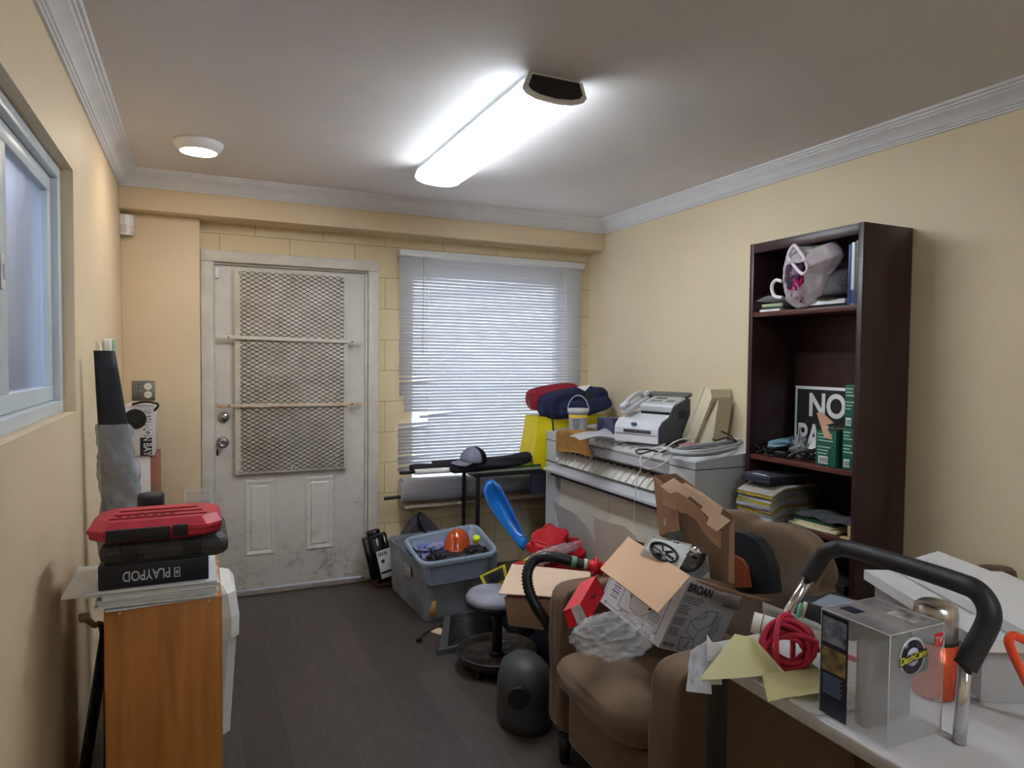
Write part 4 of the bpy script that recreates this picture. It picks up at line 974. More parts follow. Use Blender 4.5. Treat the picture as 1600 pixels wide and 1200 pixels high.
G(Mbk).lathe([(.084, -.004), (.080, .02), (.072, .055), (.056, .088), (.032, .108), (0, .116)], Matrix.Diagonal((1, .86, 1, 1))).build('dome', mat('amber_lens', (212, 84, 26), .12, trans=.35, coat=.6), t)
G(Mbk).cyl((0, 0, 0), (0, 0, .06), .03, .02, 16).build('lamp_core', steel, t)
fq = at(735, 848, z=.375)
t = thing('flashlight', 'small metal flashlight with a lime green cap beside the beacon in the tub', 'flashlight', fq)
a_, b_ = at(742, 862, z=.34), at(744, 841, z=.43)
G().cyl(a_, a_.lerp(b_, .8), .016, .018, 16).build('barrel', steel, t)
G().cyl(a_.lerp(b_, .8), b_+(b_-a_)*.1, .022, .020, 12).build('cap', mat('lime', (196, 216, 40), .4), t)
gq = at(672, 862, z=.34)
t = pillow(gq, (.10, .075, .05), mat('blue_glove', (58, 76, 150), .7, rgb2=(150, 152, 168), vscale=24, bump=.5, bscale=60), 'work_glove', 'blue and grey crumpled work glove at the left end of the grey tub', 'glove', seed=8, amp=.35, fr=3.5)
wire('hose_loop', [at(a, b, z=.37) for a, b in ((643, 868), (645, 856), (655, 852), (668, 856), (678, 864), (688, 872), (695, 868))], .007, black, 'black braided hose looped over the blue glove in the tub', 'hose', ridged=.08)
pillow(at(700, 872, z=.335), (.11, .05, .03), black, 'black_pouch', 'black lumpy pouch in front of the beacon in the tub', 'pouch', seed=2, amp=.4)
pillow(at(744, 864, z=.35), (.06, .05, .035), black, 'black_charger', 'black charger block at the right end of the grey tub', 'charger', seed=5, amp=.3)
# bags beside the tote
q = at(590, 880, z=.2)
t = thing('black_case', 'glossy black soft case with white paper label standing left of the clear tote', 'case', (1.03, 4.02, 0))
case_c = V(1.065, 4.28, .175)
pl_ = G(); Mq = Matrix.Translation((at(591, 880, y=4.24).x+.0, 4.24, .20)) @ Matrix.Rotation(-.22, 4, 'Y')
b = bmesh.new(); bmesh.ops.create_cube(b, size=1); bmesh.ops.scale(b, vec=(.15, .12, .34), verts=b.verts); bmesh.ops.bevel(b, geom=b.edges[:], offset=.035, segments=4, affect='EDGES')
pl_._add(b, Mq, True); pl_.build('case_body', mat('gloss_black', (20, 20, 24), .25), t)
G(Mq).box((-.02, -.064, -.13), (.075, -.0605, .05), .001).build('paper_label', mat('label_paper', (206, 208, 212), .5), t)
g = G(Mq)
for i in range(5): g.box((-.01+.012*i, -.066, .015), (-.004+.012*i, -.0645, .04))
g.box((-.015, -.066, -.10), (.07, -.0645, -.085)); g.box((.0, -.066, -.03), (.02, -.0645, -.01))
g.build('label_print', ink, t)
G(Mq).tube([(-.04, -.055, .15), (.0, -.062, .155), (.05, -.06, .150)], .006, 8).build('handle', black, t)
gb = at(655, 822, y=4.32)
t = thing('grey_cloth_bag', 'dark grey pointed cloth bag behind the clear tote under the window', 'bag', (gb.x, 4.3, .33))
P = [(626, 833), (640, 812), (655, 799), (664, 804), (690, 830), (700, 845), (690, 862), (640, 862)]
G().loft([[at(a, b, y=4.32)+V(0, -.07, -.02) + (at(a, b, y=4.32)-gb)*-.12 for a, b in P], [at(a, b, y=4.32) for a, b in P], [at(a, b, y=4.39)+V(0, 0, -.01) for a, b in P]]).build('cloth_body', mat('charcoal_cloth', (66, 62, 72), .8, bump=.4, bscale=30), t)
G().tube([at(a, b, y=4.235) for a, b in ((656, 800), (653, 812), (660, 826), (672, 838), (688, 844))], .008, 8).build('piping', black, t)
# bag stands on a low carton behind the tote
G().box((1.02, 4.25, 0), (1.62, 4.41, .24), .003).build('low_carton', kraftd, label='low brown carton hidden behind the clear tote carrying the grey cloth bag', cat='box')

# ------------------------------------------------------------ blue scoop and red tub
t = thing('blue_shovel', 'long translucent blue plastic scoop leaning upright against the window table', 'scoop', at(820, 870, d=3.5))
P = [(768, 748), (759, 753), (755, 762), (757, 775), (764, 792), (808, 852), (818, 861), (826, 848), (821, 838), (795, 785), (780, 757)]
cs = [at(a, b, y=3.9-(b-748)*.0022) for a, b in P]; cc_ = sum(cs, V(0, 0, 0))/len(cs)
rim = cs; inner = [c+(cc_-c)*.16+V(0, .0, 0) for c in cs]; deep = [c+(cc_-c)*.34+V(.02, .05, -.01) for c in cs]; outer = [c+(cc_-c)*.30+V(.02, .058, -.012) for c in cs]
G().loft([deep, inner, rim, [c+V(.004, .006, 0) for c in rim], outer], smooth=True).build('scoop_body', mat('scoop_blue', (22, 122, 206), .3, coat=.4, rgb2=(14, 96, 180), vscale=6), t)
# red tub
RT = [at(862, 900, z=.30), at(928, 878, z=.36), at(908, 846, z=.46), at(845, 850, z=.44)]
K2 = [at(856, 893, z=.34), at(920, 862, z=.40), at(905, 838, z=.47), at(848, 846, z=.45)]
c2 = sum(K2, V(0, 0, 0))/4
def k2(e, dz): return [c2+(p-c2)*(1+e)+V(0, 0, dz) for p in K2]
t = thing('red_tub', 'bright red plastic tub with plastic wrapped packets behind the cardboard box', 'tub', V(c2.x, c2.y, .13))
G().loft([quadring(k2(e, dz), r) for e, dz, r in ((-.3, -.22, .03), (-.04, -.02, .05), (0, -.012, .05), (.01, 0, .05), (-.05, .003, .05), (-.09, -.015, .05), (-.3, -.20, .03))]).build('tub', red, t)
pillow(at(858, 846, z=.47), (.125, .085, .045), mat('red_cloth', (176, 16, 30), .55, bump=.6, bscale=24), 'red_cloth', 'bunched red cloth heaped in the red tub next to the blue scoop', 'cloth', rot=(.2, -.2, .6), seed=11, amp=.22, fr=2.2)
for i, (a, b, z, sx, sy, sz, rz, lb) in enumerate(((872, 860, .47, .15, .05, .022, .35, 'clear wrapped packet on top of the red cloth in the red tub'), (845, 872, .42, .12, .05, .03, .5, 'clear crinkled wrapper left of the red tub above the yellow lantern'))):
    q = at(a, b, z=z); G().blob(q, (sx, sy, sz), .5, 3.5, i+3, Matrix.Rotation(rz, 4, 'Z'), 4, creases=True).build('film_wrapper', mat('pink_film', (240, 205, 215), .12, alpha=.32, bump=1, bscale=30), label=lb, cat='wrapper')
q = at(838, 872, z=.40)
pillow(at(828, 886, z=.36), (.12, .07, .03), mat('red_cloth', (0, 0, 0)), 'red_packet', 'flat red packet below the clear wrapper beside the cardboard box', 'packet', rot=(0, 0, .6), seed=14, amp=.3)
a_, b_ = at(818, 878, z=.42), at(848, 860, z=.44)
G().cyl(a_, b_, .009, None, 12).build('yellow_stick', mat('lantern_yellow', (232, 212, 40), .4), label='short yellow stick crossing the red packets beside the cardboard box', cat='stick')
# low box that carries the red tub and packets
G().box((1.60, 2.98, 0), (1.98, 3.40, .145), .003).build('grey_crate', mat('crate_dark', (52, 54, 62), .6), label='dark grey crate on the floor under the red tub', cat='crate')
# yellow lantern
A, B, C2, D2 = at(750, 905, z=.30), at(785, 882, z=.36), at(796, 893, z=.34), at(793, 915, z=.27)
A, B, C2, D2 = [at(a, b, d=3.35) for a, b in ((749, 900), (789, 881), (794, 906), (760, 922))]
nb = (at(770, 900, d=3.43)-at(770, 900, d=3.35))
t = thing('yellow_lantern', 'yellow framed lantern with dark ribbed face beside the stool', 'lantern', (A+C2)/2-V(0, 0, .06))
G().prism([A, B, C2, D2], .05, nb).build('case', mat('lantern_yellow', (0, 0, 0)), t)
cx_ = (A+B+C2+D2)/4; I_ = [cx_+(p-cx_)*.76 for p in (A, B, C2, D2)]
G().prism(I_, .006, -nb).build('face', mat('lantern_face', (62, 64, 72), .5), t)
g = G()
for i in range(4):
    s_ = .2+.2*i; a_, b_ = I_[3].lerp(I_[0], s_), I_[2].lerp(I_[1], s_); g.cyl(a_.lerp(b_, .2)-nb.normalized()*.007, a_.lerp(b_, .8)-nb.normalized()*.007, .003, None, 6)
g.build('ribs', black, t)
G().box((1.50, 3.16, 0), (1.58, 3.36, .22), .003).build('dark_block', mat('crate_dark', (0, 0, 0)), label='narrow dark block on the floor carrying the yellow lantern', cat='block')

# ------------------------------------------------------------ stool
sx_, sy_ = 1.285, 2.92
t = thing('rolling_stool', 'low rolling work stool with worn grey vinyl seat and tray base', 'stool', (sx_, sy_, 0))
Ms = Matrix.Translation((sx_, sy_, 0))
G(Ms).lathe([(0, .300), (.135, .300), (.150, .312), (.152, .335), (.140, .352), (.10, .360), (0, .362)], None, 48).build('seat', mat('worn_vinyl', (112, 114, 136), .45, rgb2=(150, 150, 158), vscale=9), t)
G(Ms).lathe([(0, .285), (.125, .285), (.1515, .303), (.153, .322), (.150, .326), (0, .300)], None, 48).build('seat_rim', black, t)
G(Ms).cyl((0, 0, .055), (0, 0, .29), .024, None, 20).cyl((0, 0, .05), (0, 0, .075), .034, .030, 20).build('post', black, t)
G(Ms).lathe([(0, .050), (.165, .047), (.176, .055), (.185, .082), (.192, .084), (.194, .078), (.182, .044), (.17, .038), (0, .040)], None, 48).build('tray', mat('dirty_tray', (72, 60, 54), .5, rgb2=(40, 34, 32), vscale=22, coat=.3), t)
G(Ms).lathe([(.183, .076), (.190, .086), (.197, .078), (.19, .07), (.183, .076)], None, 48).build('tray_rim', black, t)
for k in range(4):
    a_ = k*PI/2+.6; c_ = V(sx_+.16*math.cos(a_), sy_+.16*math.sin(a_), 0)
    w_ = G().cyl(c_+V(-.010, 0, .018), c_+V(.010, 0, .018), .018, None, 16).build('caster', black, t)
    G().cyl(c_+V(0, 0, .030), c_+V(0, 0, .042), .008, None, 8).build('caster_stem', steel, w_)
g = G(Ms)
for i in range(70):
    a_, r_ = random.uniform(0, 6.28), random.uniform(.03, .14); g.obox(Matrix.Translation((r_*math.cos(a_), r_*math.sin(a_), .053)) @ Matrix.Rotation(random.uniform(0, 3), 4, 'Z'), (random.uniform(.01, .04), .0025, .002))
g.build('dry_twigs', mat('dry_debris', (110, 90, 66), .9), None, label='dry leaf and twig debris scattered in the stool tray', cat='debris', kind='stuff')
# foot rest, cable, plug, dark tub, black device
t = thing('foot_rest', 'black ribbed plastic foot rest on the floor beside the stool', 'foot rest', (1.22, 3.2, 0))
FA, FB, FC, FD = at(682, 1020, z=.002), at(768, 1000, z=.002), at(790, 962, z=.06), at(705, 968, z=.06)
FA, FB, FC, FD = V(1.07, 3.155, 0), V(1.46, 3.165, 0), V(1.47, 3.39, 0), V(1.17, 3.39, 0)
G().loft([[FA, FB, FC, FD], [FA+V(.005, .005, .02), FB+V(-.005, .005, .025), FC+V(-.01, -.01, .105), FD+V(.01, -.01, .095)]]).build('base', blackd, t)
g = G()
for i in range(16):
    s_ = .06+.055*i; a_, b_ = FA.lerp(FD, s_), FB.lerp(FC, s_); z_ = .024+.078*s_; g.cyl(V(a_.x+.05, a_.y, z_), V(b_.x-.05, b_.y, z_+.004), .006, None, 6)
g.build('rubber_ribs', rubber, t)
G().loft([[V(FA.x-.01, FA.y-.025, 0), V(FB.x+.01, FB.y-.025, 0), V(FB.x+.01, FB.y+.005, 0), V(FA.x-.01, FA.y+.005, 0)], [V(FA.x-.005, FA.y-.018, .022), V(FB.x+.005, FB.y-.018, .03), V(FB.x, FB.y+.003, .034), V(FA.x, FA.y+.003, .026)]]).build('front_bar', mat('grey_black', (52, 52, 58), .45), t)
t = thing('power_cable', 'black power cord with plug lying on the floor in front of the clear tote', 'cord', at(655, 1000, z=0))
cp_ = [at(660, 992, z=.008), at(672, 985, z=.008), at(686, 979, z=.01), at(697, 972, z=.02), at(712, 962, z=.04), at(730, 955, z=.09)]
G().tube([p_ + V(0, 0, 0) for p_ in cp_], .0045, 8).build('lead', rubber, t)
p_ = at(655, 999, z=.012); G().obox(frame(p_, cp_[1]-p_, (0, 0, 1)), (.04, .022, .022), .005).build('plug', rubber, t)
q = at(688, 988, z=.005); G().box((q.x-.03, q.y-.02, 0), (q.x+.03, q.y+.05, .008), .001, rot=(0, 0, .5)).build('cardboard_scrap', kraftl, label='small pale cardboard scrap on the floor under the power cord', cat='scrap')
t = thing('navy_tub', 'dark navy plastic tub on the floor under the kraft box', 'tub', (1.62, 2.95, 0))
G().loft([quadring([V(1.48, 2.72, z)+V(0, 0, 0), V(1.90, 2.72, z), V(1.90, 2.95, z), V(1.48, 2.95, z)], .03) for z in (.0, .29)]).build('body', mat('navy_plastic', (30, 38, 62), .45), t)
G().loft([quadring([V(1.47, 2.71, z)+V(0, 0, 0), V(1.91, 2.71, z), V(1.91, 2.96, z), V(1.47, 2.96, z)], .03) for z in (.27, .30)]).build('rim', mat('navy_plastic', (0, 0, 0)), t)
dq = V(1.20, 2.42, 0)
t = thing('black_motor', 'rounded dusty black plastic motor unit on the floor in front of the stool', 'motor', dq)
Pm = at(820, 1042, y=2.42)
dq = V(Pm.x, 2.42, 0)
G().lathe([(0, 0), (.14, 0), (.150, .05), (.146, .20), (.125, .27), (.08, .305), (0, .315)], Matrix.Translation(dq) @ Matrix.Diagonal((.72, .9, .86, 1)), 32).build('housing', mat('grey_black2', (48, 50, 52), .5, rgb2=(66, 68, 68), vscale=6), t)
mk = G(); mk.cyl(dq+V(-.075, -.10, .16), dq+V(-.085, -.118, .16), .045, .040, 24); mk.build('vent_cap', black, t)

# ------------------------------------------------------------ open kraft box
Z5 = .47
kc = [at(779, 927, z=Z5-.02), at(800, 881, z=Z5+.005), at(927, 894, z=Z5), at(911, 913, z=Z5), at(861, 932, z=Z5-.01)]
t = thing('kraft_box', 'open brown kraft box with wide pale flap between the stool and the armchair', 'box', (1.62, 2.84, .3))
kx0, ky0 = at(788, 928, z=Z5-.03).x, at(790, 930, z=Z5-.03).y
kb = [at(790, 932, z=.45), at(861, 935, z=.45), at(930, 905, z=.45)]
fl = kc
G().prism([fl[0], fl[4], fl[3], fl[2], fl[1]], .004, (0, 0, -1)).build('top_flap', kraftl, t)
A_, B_ = at(788, 929, z=Z5-.026), at(861, 934, z=Z5-.016)
A2, B2 = A_+V(.06, .05, -.165), B_+V(.06, .05, -.165)
E_ = at(922, 905, z=Z5-.006)
wallL = B_-A_
D_ = V(.33, .10, 0)
D_ = (at(927, 894, z=Z5)-at(800, 881, z=Z5)).normalized()
top4 = [A_, B_, B_+V(.28, .10, 0), A_+V(.30, .26, 0)]
bot4 = [p.lerp(sum(top4, V(0, 0, 0))/4, .10)*1 for p in top4]
bot4 = [V(p.x, p.y, .305) for p in bot4]
G().loft([bot4, [p-V(0, 0, .012) for p in top4]]).build('carton', kraft, t)

# ------------------------------------------------------------ black hose with red nozzle
t = thing('vacuum_hose', 'black ribbed vacuum hose with red nozzle arching over the armchair arm', 'hose', at(840, 960, d=2.55))
hp = [(875, 1040, 2.55), (866, 1000, 2.55), (856, 975, 2.55), (838, 948, 2.56), (826, 920, 2.58), (824, 895, 2.60), (833, 877, 2.62), (850, 870, 2.62), (872, 872, 2.62), (893, 877, 2.62)]
G().tube([at(a, b, d=d) for a, b, d in hp], .0205, 16, sub=10, ridged=.12).build('ribbed_hose', rubber, t)
tp = [(887, 876, 2.62), (905, 880, 2.62), (922, 884, 2.62)]
G().tube([at(a, b, d=d) for a, b, d in tp], .0185, 14).build('cuff', mat('cuff_grey', (44, 46, 50), .5), t)
G().cyl(at(892, 877, d=2.62), at(900, 879, d=2.62), .0225, None, 18).build('green_tape', mat('green_tape', (110, 150, 120), .5), t)
G().cyl(at(912, 881, d=2.62), at(918, 882, d=2.62), .020, None, 18).build('pale_tape', mat('pale_tape', (206, 196, 176), .5), t)
a_, b_ = at(918, 883, d=2.62), at(940, 889, d=2.62); dd = (b_-a_).normalized()
G().cyl(a_, b_, .022, .024, 24).cyl(a_+dd*.022, a_+dd*.034, .038, .038, 24).cyl(b_-dd*.004, b_+dd*.006, .030, .030, 24).build('nozzle', mat('nozzle_red', (214, 36, 46), .35), t)

# ------------------------------------------------------------ bookcase
KX0, KX1, KY0, KY1, KZ = 2.375, 2.665, 1.862, 2.468, 2.012
t = thing('bookcase', 'tall dark brown bookcase with open shelves against the right wall', 'bookcase', (2.52, 2.165, 0))
G().box((KX0, KY0, 0), (KX1, KY0+.024, KZ), .001).build('side_panel', espresso, t)
sp_ = G().box((KX0, KY1-.024, 0), (KX1, KY1, KZ), .001).build('side_panel', espresso, t)
g = G()
for i in range(34):
    z_ = .45+i*.04
    if abs(z_-1.69) < .05 or abs(z_-1.02) < .05: continue
    for x_ in (KX0+.05, KX1-.07): g.cyl((x_, KY1-.0245, z_), (x_, KY1-.0255, z_), .0028, None, 6)
g.build('peg_holes', mat('peg_hole', (120, 90, 80), .6), sp_)
G().box((KX0+.001, KY0+.0245, KZ-.045), (KX0+.02, KY1-.0245, KZ-.001), .001).build('top_rail', espresso, t)
G().box((KX0+.021, KY0+.0245, KZ-.022), (KX1-.001, KY1-.0245, KZ-.001)).build('top', espresso, t)
G().box((KX1-.006, KY0+.0245, .0), (KX1-.001, KY1-.0245, KZ-.023)).build('back_panel', espresso, t)
SH = [1.690, 1.022, .740, .42, .09]
for z_ in SH: G().box((KX0+.004, KY0+.0245, z_-.022), (KX1-.0065, KY1-.0245, z_), .001).build('shelf', mat('shelf_edge', (92, 48, 40), .4, rgb2=(76, 40, 36), vscale=3, stretch=(20, 2, 20)), t)
yin0, yin1 = KY0+.026, KY1-.026
# shelf 1
z1s = SH[0]+.001
zz = z1s
bk = [((224, 222, 216), .012, 2.30, 2.43, 'white booklet lowest in the short pile at the left end of the top shelf'), ((60, 64, 78), .008, 2.29, 2.42, 'dark booklet in the middle of the short pile on the top shelf'), ((150, 160, 130), .014, 2.30, 2.42, 'green grey book near the top of the short pile on the top shelf')]
for i, (c_, h_, a, b, lb) in enumerate(bk):
    G().box((KX0+.03, a, zz), (KX0+.20, b, zz+h_), .001, rot=(0, 0, .06*(i-1))).build('book', mat('book%d' % i, c_, .6), label=lb, cat='book'); zz += h_+.001
def curl(u, v): return V(KX0+.01+.18*v, 2.44-.17*u, zz+.012+.022*math.sin(PI*u)*(1-.3*v)+.001)
G().grid(curl, 14, 6, .002).build('folded_paper', paper, label='white folded paper curling on the short book pile on the top shelf', cat='paper')
G().box((KX0+.03, 1.960, z1s), (KX0+.22, 2.20, z1s+.010), .001).build('book', mat('book_dk', (40, 44, 46), .5), label='thin dark book lying flat under the white book on the top shelf', cat='book')
G().box((KX0+.02, 1.957, z1s+.011), (KX0+.21, 2.22, z1s+.030), .001).build('book', mat('book_w', (226, 230, 236), .5), label='white book lying flat under the grey cap on the top shelf', cat='book')
yb0 = yin0+.002
for th, h_, c_, lb in ((.018, .255, (52, 50, 54), 'dark patterned book standing against the right side of the top shelf'), (.016, .25, (206, 214, 222), 'pale white spined book standing between two dark books on the top shelf'), (.013, .245, (40, 60, 120), 'slim blue book standing left of the pale spine on the top shelf')):
    o = thing('book', lb, 'book', (KX0+.12, yb0+th/2, z1s))
    G().box((KX0+.012, yb0, z1s), (KX0+.20, yb0+th, z1s+h_), .002).build('cover', mat('bk%d' % c_[2], c_, .45, rgb2=(110, 104, 96) if c_[0] == 52 else c_, vscale=60), o)
    G().box((KX0+.0105, yb0+.002, z1s+.005), (KX0+.0125, yb0+th-.002, z1s+.06)).build('spine_band', mat('spine_navy', (34, 52, 110), .5), o)
    yb0 += th+.0015
# grey cap
cy = at(1322, 440, x=2.43).y
t = thing('trucker_cap', 'grey and black cap with dark script leaning on the books on the top shelf', 'cap', (2.46, cy, z1s+.032))
Mc = Matrix.Translation((2.48, 2.045, z1s+.050))
def dome2(a0, a1, m, nm, r=.085, h=.125):
    return G(Mc).grid(lambda u, v: V(r*math.cos(a0+(a1-a0)*u)*math.cos(v*PI/2), r*math.sin(a0+(a1-a0)*u)*math.cos(v*PI/2)*1.0, h*math.sin(v*PI/2)), 18, 10, .002).build(nm, m, t)
dome2(PI*.5, PI*1.5, mat('cap_grey2', (128, 128, 134), .8), 'front_panel'); dome2(-PI*.5, PI*.5, black, 'mesh_panel')
G(Mc).grid(lambda u, v: V(-.08*math.cos((u-.5)*2.2)-.03*v, .082*math.sin((u-.5)*2.6), .002-.016*v), 12, 5, .003).build('visor', black, t)
text('Anns', frame(V(2.386, at(1301, 432, x=2.386).y, at(1301, 432, x=2.386).z), (0, -1, 0), (.25, 0, 1)), .032, ink, t, shear=.3)
text('Lake', frame(V(2.386, at(1300, 441, x=2.386).y, at(1300, 441, x=2.386).z), (0, -1, 0), (.25, 0, 1)), .030, ink, t, shear=.3)
G().loft([[V(2.387, at(1307, 446, x=2.386).y-.045*u/8, at(1307, 444, x=2.386).z+.008*math.sin(PI*u/8)*k) for u in range(9)] for k in (-.3, 1)], False, False, closed=False).build('emblem', ink, t)
# plastic shopping bag with pink things
bq = at(1262, 436, x=2.40)
t = thing('shopping_bag', 'white plastic shopping bag with pink things bulging out over the top shelf', 'bag', (2.42, bq.y, z1s))
bagm = mat('bag_film', (248, 238, 246), .3, alpha=.9, bump=.9, bscale=18, var=.08, vscale=8)
def bagf(u, v):
    # u around, v from the mouth (0) to the bottom (1): a sagging bag lying on its side, mouth to the room
    P_ = [(1228, 392), (1247, 380), (1272, 384), (1298, 376), (1311, 398), (1293, 425), (1290, 456), (1278, 477), (1250, 488), (1228, 476), (1222, 450), (1222, 418)]
    k = u*12; i = int(k) % 12; f = k-int(k); a = P_[i]; b = P_[(i+1) % 12]; px, py = a[0]+(b[0]-a[0])*f, a[1]+(b[1]-a[1])*f
    c = (1258, 434); s_ = (.42+.58*math.sin(min(v*1.7, 1)*PI/2)) if v < .6 else 1-(v-.6)*1.3
    q_ = at(c[0]+(px-c[0])*s_, c[1]+(py-c[1])*s_, x=2.40)
    wr_ = noise.noise(V(u*11, v*7, 1))*.010+abs(noise.noise(V(u*21, v*3, 4)))*.010
    return V(2.335+.16*v+wr_, q_.y, max(q_.z+wr_*.5, z1s+.003 if v > .25 else 0))
G().grid(lambda u, v: bagf(u % 1.0 if u < 1 else 0, v), 72, 24, .0006).build('bag_film', bagm, t)
mp_ = at(1250, 450, x=2.38)
G().blob(V(2.385, mp_.y, mp_.z-.01), (.035, .040, .050), .6, 4, 2, creases=True).build('pink_ribbon', mat('hot_pink', (214, 24, 120), .3, rgb2=(120, 10, 70), vscale=30), None, label='hot pink shiny ribbon stuffed in the mouth of the shopping bag', cat='ribbon')
mp2 = at(1246, 425, x=2.385)
G().blob(V(2.39, mp2.y, mp2.z), (.03, .035, .045), .5, 4, 5, creases=True).build('lilac_packet', mat('lilac_film', (176, 140, 170), .25, rgb2=(90, 70, 110), vscale=25), None, label='crinkled lilac packet inside the shopping bag above the pink ribbon', cat='packet')
hp_ = [at(a, b, x=2.35) for a, b in ((1240, 384), (1232, 400), (1242, 416), (1254, 428), (1262, 420), (1256, 402), (1246, 388))]
G().tube(hp_, .008, 8, closed=True).build('handle_loop', bagm, t)
G().tube([at(a, b, x=2.36) for a, b in ((1222, 465), (1210, 462), (1206, 448), (1212, 438), (1222, 440))], .008, 8).build('handle_loop', bagm, t)
gq = at(1276, 388, x=2.40); G().blob(V(2.42, gq.y, gq.z-.006), (.03, .05, .018), .4, 3, 4).build('green_bag', mat('green_film', (90, 150, 70), .4), label='small green crumpled bag tucked in the top of the shopping bag', cat='bag')

# shelf 2: sign, cables, green boxes
z2 = SH[1]+.001
sg = thing('no_parking_sign', 'black and white NO PARKING sign standing at the back of the second shelf', 'sign', (2.63, 2.17, z2))
sy1, sy0, sz1 = 2.415, 1.90, 1.345
G().box((2.632, sy0, z2), (2.636, sy1, sz1), .001).build('panel', inkw, sg)
G().box((2.6305, sy0+.012, z2+.012), (2.632, sy1-.014, sz1-.014)).build('black_field', ink, sg)
text('NO', frame((2.630, 2.335, z2+.185), (0, -1, 0), (0, 0, 1)), .150, inkw, sg, width=.20, bold=.028)
text('PARKING', frame((2.630, 2.395, z2+.035), (0, -1, 0), (0, 0, 1)), .155, inkw, sg, width=.47, bold=.026)
gm = mat('green_box', (22, 92, 72), .5)
def green_box(y0, y1, z0, z1, lab, M=None, open_=False, x0=KX0+.02):
    t = thing('green_carton', lab, 'box', (x0+.06, (y0+y1)/2, z0), group=None)
    T = M or Matrix()
    G(T).box((x0, y0, z0), (x0+.14, y1, z1), .0015).build('carton', gm, t)
    g = G(T); w_ = y1-y0
    n = int((z1-z0)/.014)
    for i in range(n):
        zz = z1-.018-i*.0135
        if zz < z0+.05: break
        if i % 4 == 3: continue
        L_ = w_*random.uniform(.45, .8); g.box((x0-.0008, y1-w_*.1-L_, zz), (x0, y1-w_*.1, zz+.0045))
    g.build('print', mat('mint_print', (176, 210, 192), .5), t)
    g = G(T); g.box((x0-.0008, y1-w_*.62, z0+.010), (x0, y1-w_*.15, z0+.042)); g.build('barcode_label', inkw, t)
    g = G(T)
    for k in range(6): g.box((x0-.0014, y1-w_*.60+k*w_*.07, z0+.014), (x0-.0008, y1-w_*.60+k*w_*.07+w_*.03, z0+.036))
    g.build('barcode', ink, t)
    return t
green_box(1.892, 1.950, z2, z2+.168, 'green printed carton standing in the right corner of the second shelf, under another')
green_box(1.892, 1.944, z2+.1695, z2+.345, 'green printed carton topmost in the right corner of the second shelf')
ob = green_box(1.975, 2.075, z2, z2+.150, 'open green carton with torn brown flap in front of the sign', x0=KX0+.012)
fq = [at(a, b, x=KX0+.010) for a, b in ((1276, 645), (1284, 644), (1303, 661), (1290, 664), (1301, 687), (1288, 684))]
G().prism(fq, .002, (1, 0, 0)).build('torn_flap', mat('flap_kraft', (206, 160, 134), .7), ob)
G().prism([V(KX0+.02, 1.985, z2+.151), V(KX0+.12, 1.985, z2+.151), V(KX0+.12, 2.0, z2+.185), V(KX0+.02, 2.0, z2+.17)], .002).build('inner_flap', mat('flap_olive', (104, 108, 74), .7), ob)
G().grid(lambda u, v: V(KX0+.03+.09*v, 1.98+.085*u, z2+.158+.012*math.sin(u*5)), 8, 3, .001).build('white_leaflet', paper, label='white leaflet sticking out of the open green carton', cat='paper')
for i in range(7):
    yc_ = 2.42-.045*i; c0 = V(KX0+.07+.02*math.sin(i*2.3), yc_-.01, z2+.012)
    pts = [c0+V(.045*math.cos(a_*PI/4+i)*(1+.3*math.sin(a_*1.9+i)), .036*math.sin(a_*PI/4+i*.7), .012+.018*math.sin(a_*1.3+i*2)) for a_ in range(13)]
    pts = [V(p.x, min(p.y, yin1-.008), max(p.z, z2+.005)) for p in pts]
    G().tube(pts, .0036, 6).build('cable_tangle', black if i != 4 else mat('silver_cable', (150, 150, 156), .3, metal=.4), label='black cable in the tangle in front of the sign on the second shelf' if i != 4 else 'silver cable in the tangle on the second shelf', cat='cable', group='cables on the second shelf')
G().box((KX0+.02, 2.255, z2+.001), (KX0+.075, 2.315, z2+.032), .006, rot=(0, 0, .2)).build('power_adapter', black, label='black power adapter block among the cables on the second shelf', cat='adapter')
pillow(V(KX0+.055, 2.295, z2+.065), (.04, .07, .020), mat('mask_blue', (96, 130, 150), .7), 'face_mask', 'blue fabric face mask lying on the cables in front of the sign', 'mask', rot=(-.25, 0, 0), seed=6, amp=.2)
G().blob(V(KX0+.07, 2.22, z2+.055), (.03, .045, .045), .5, 3.5, 9, creases=True).build('clear_wrap', mat('clear_wrap', (220, 224, 230), .15, alpha=.4, bump=.8, bscale=20), label='clear plastic wrap beside the blue mask on the second shelf', cat='wrapper')
G().prism([at(a, b, x=KX0+.06) for a, b in ((1262, 701), (1272, 683), (1285, 686), (1288, 694), (1268, 702))], .002, (1, 0, 0)).build('white_card', paper, label='white torn card in front of the PARKING letters', cat='card')
G().cyl(at(1247, 700, x=KX0+.05), at(1250, 668, x=KX0+.05), .0022, None, 6).build('brown_stick', mat('brown_stick', (90, 50, 40), .5), label='thin brown stick standing up from the shelf cables', cat='stick')
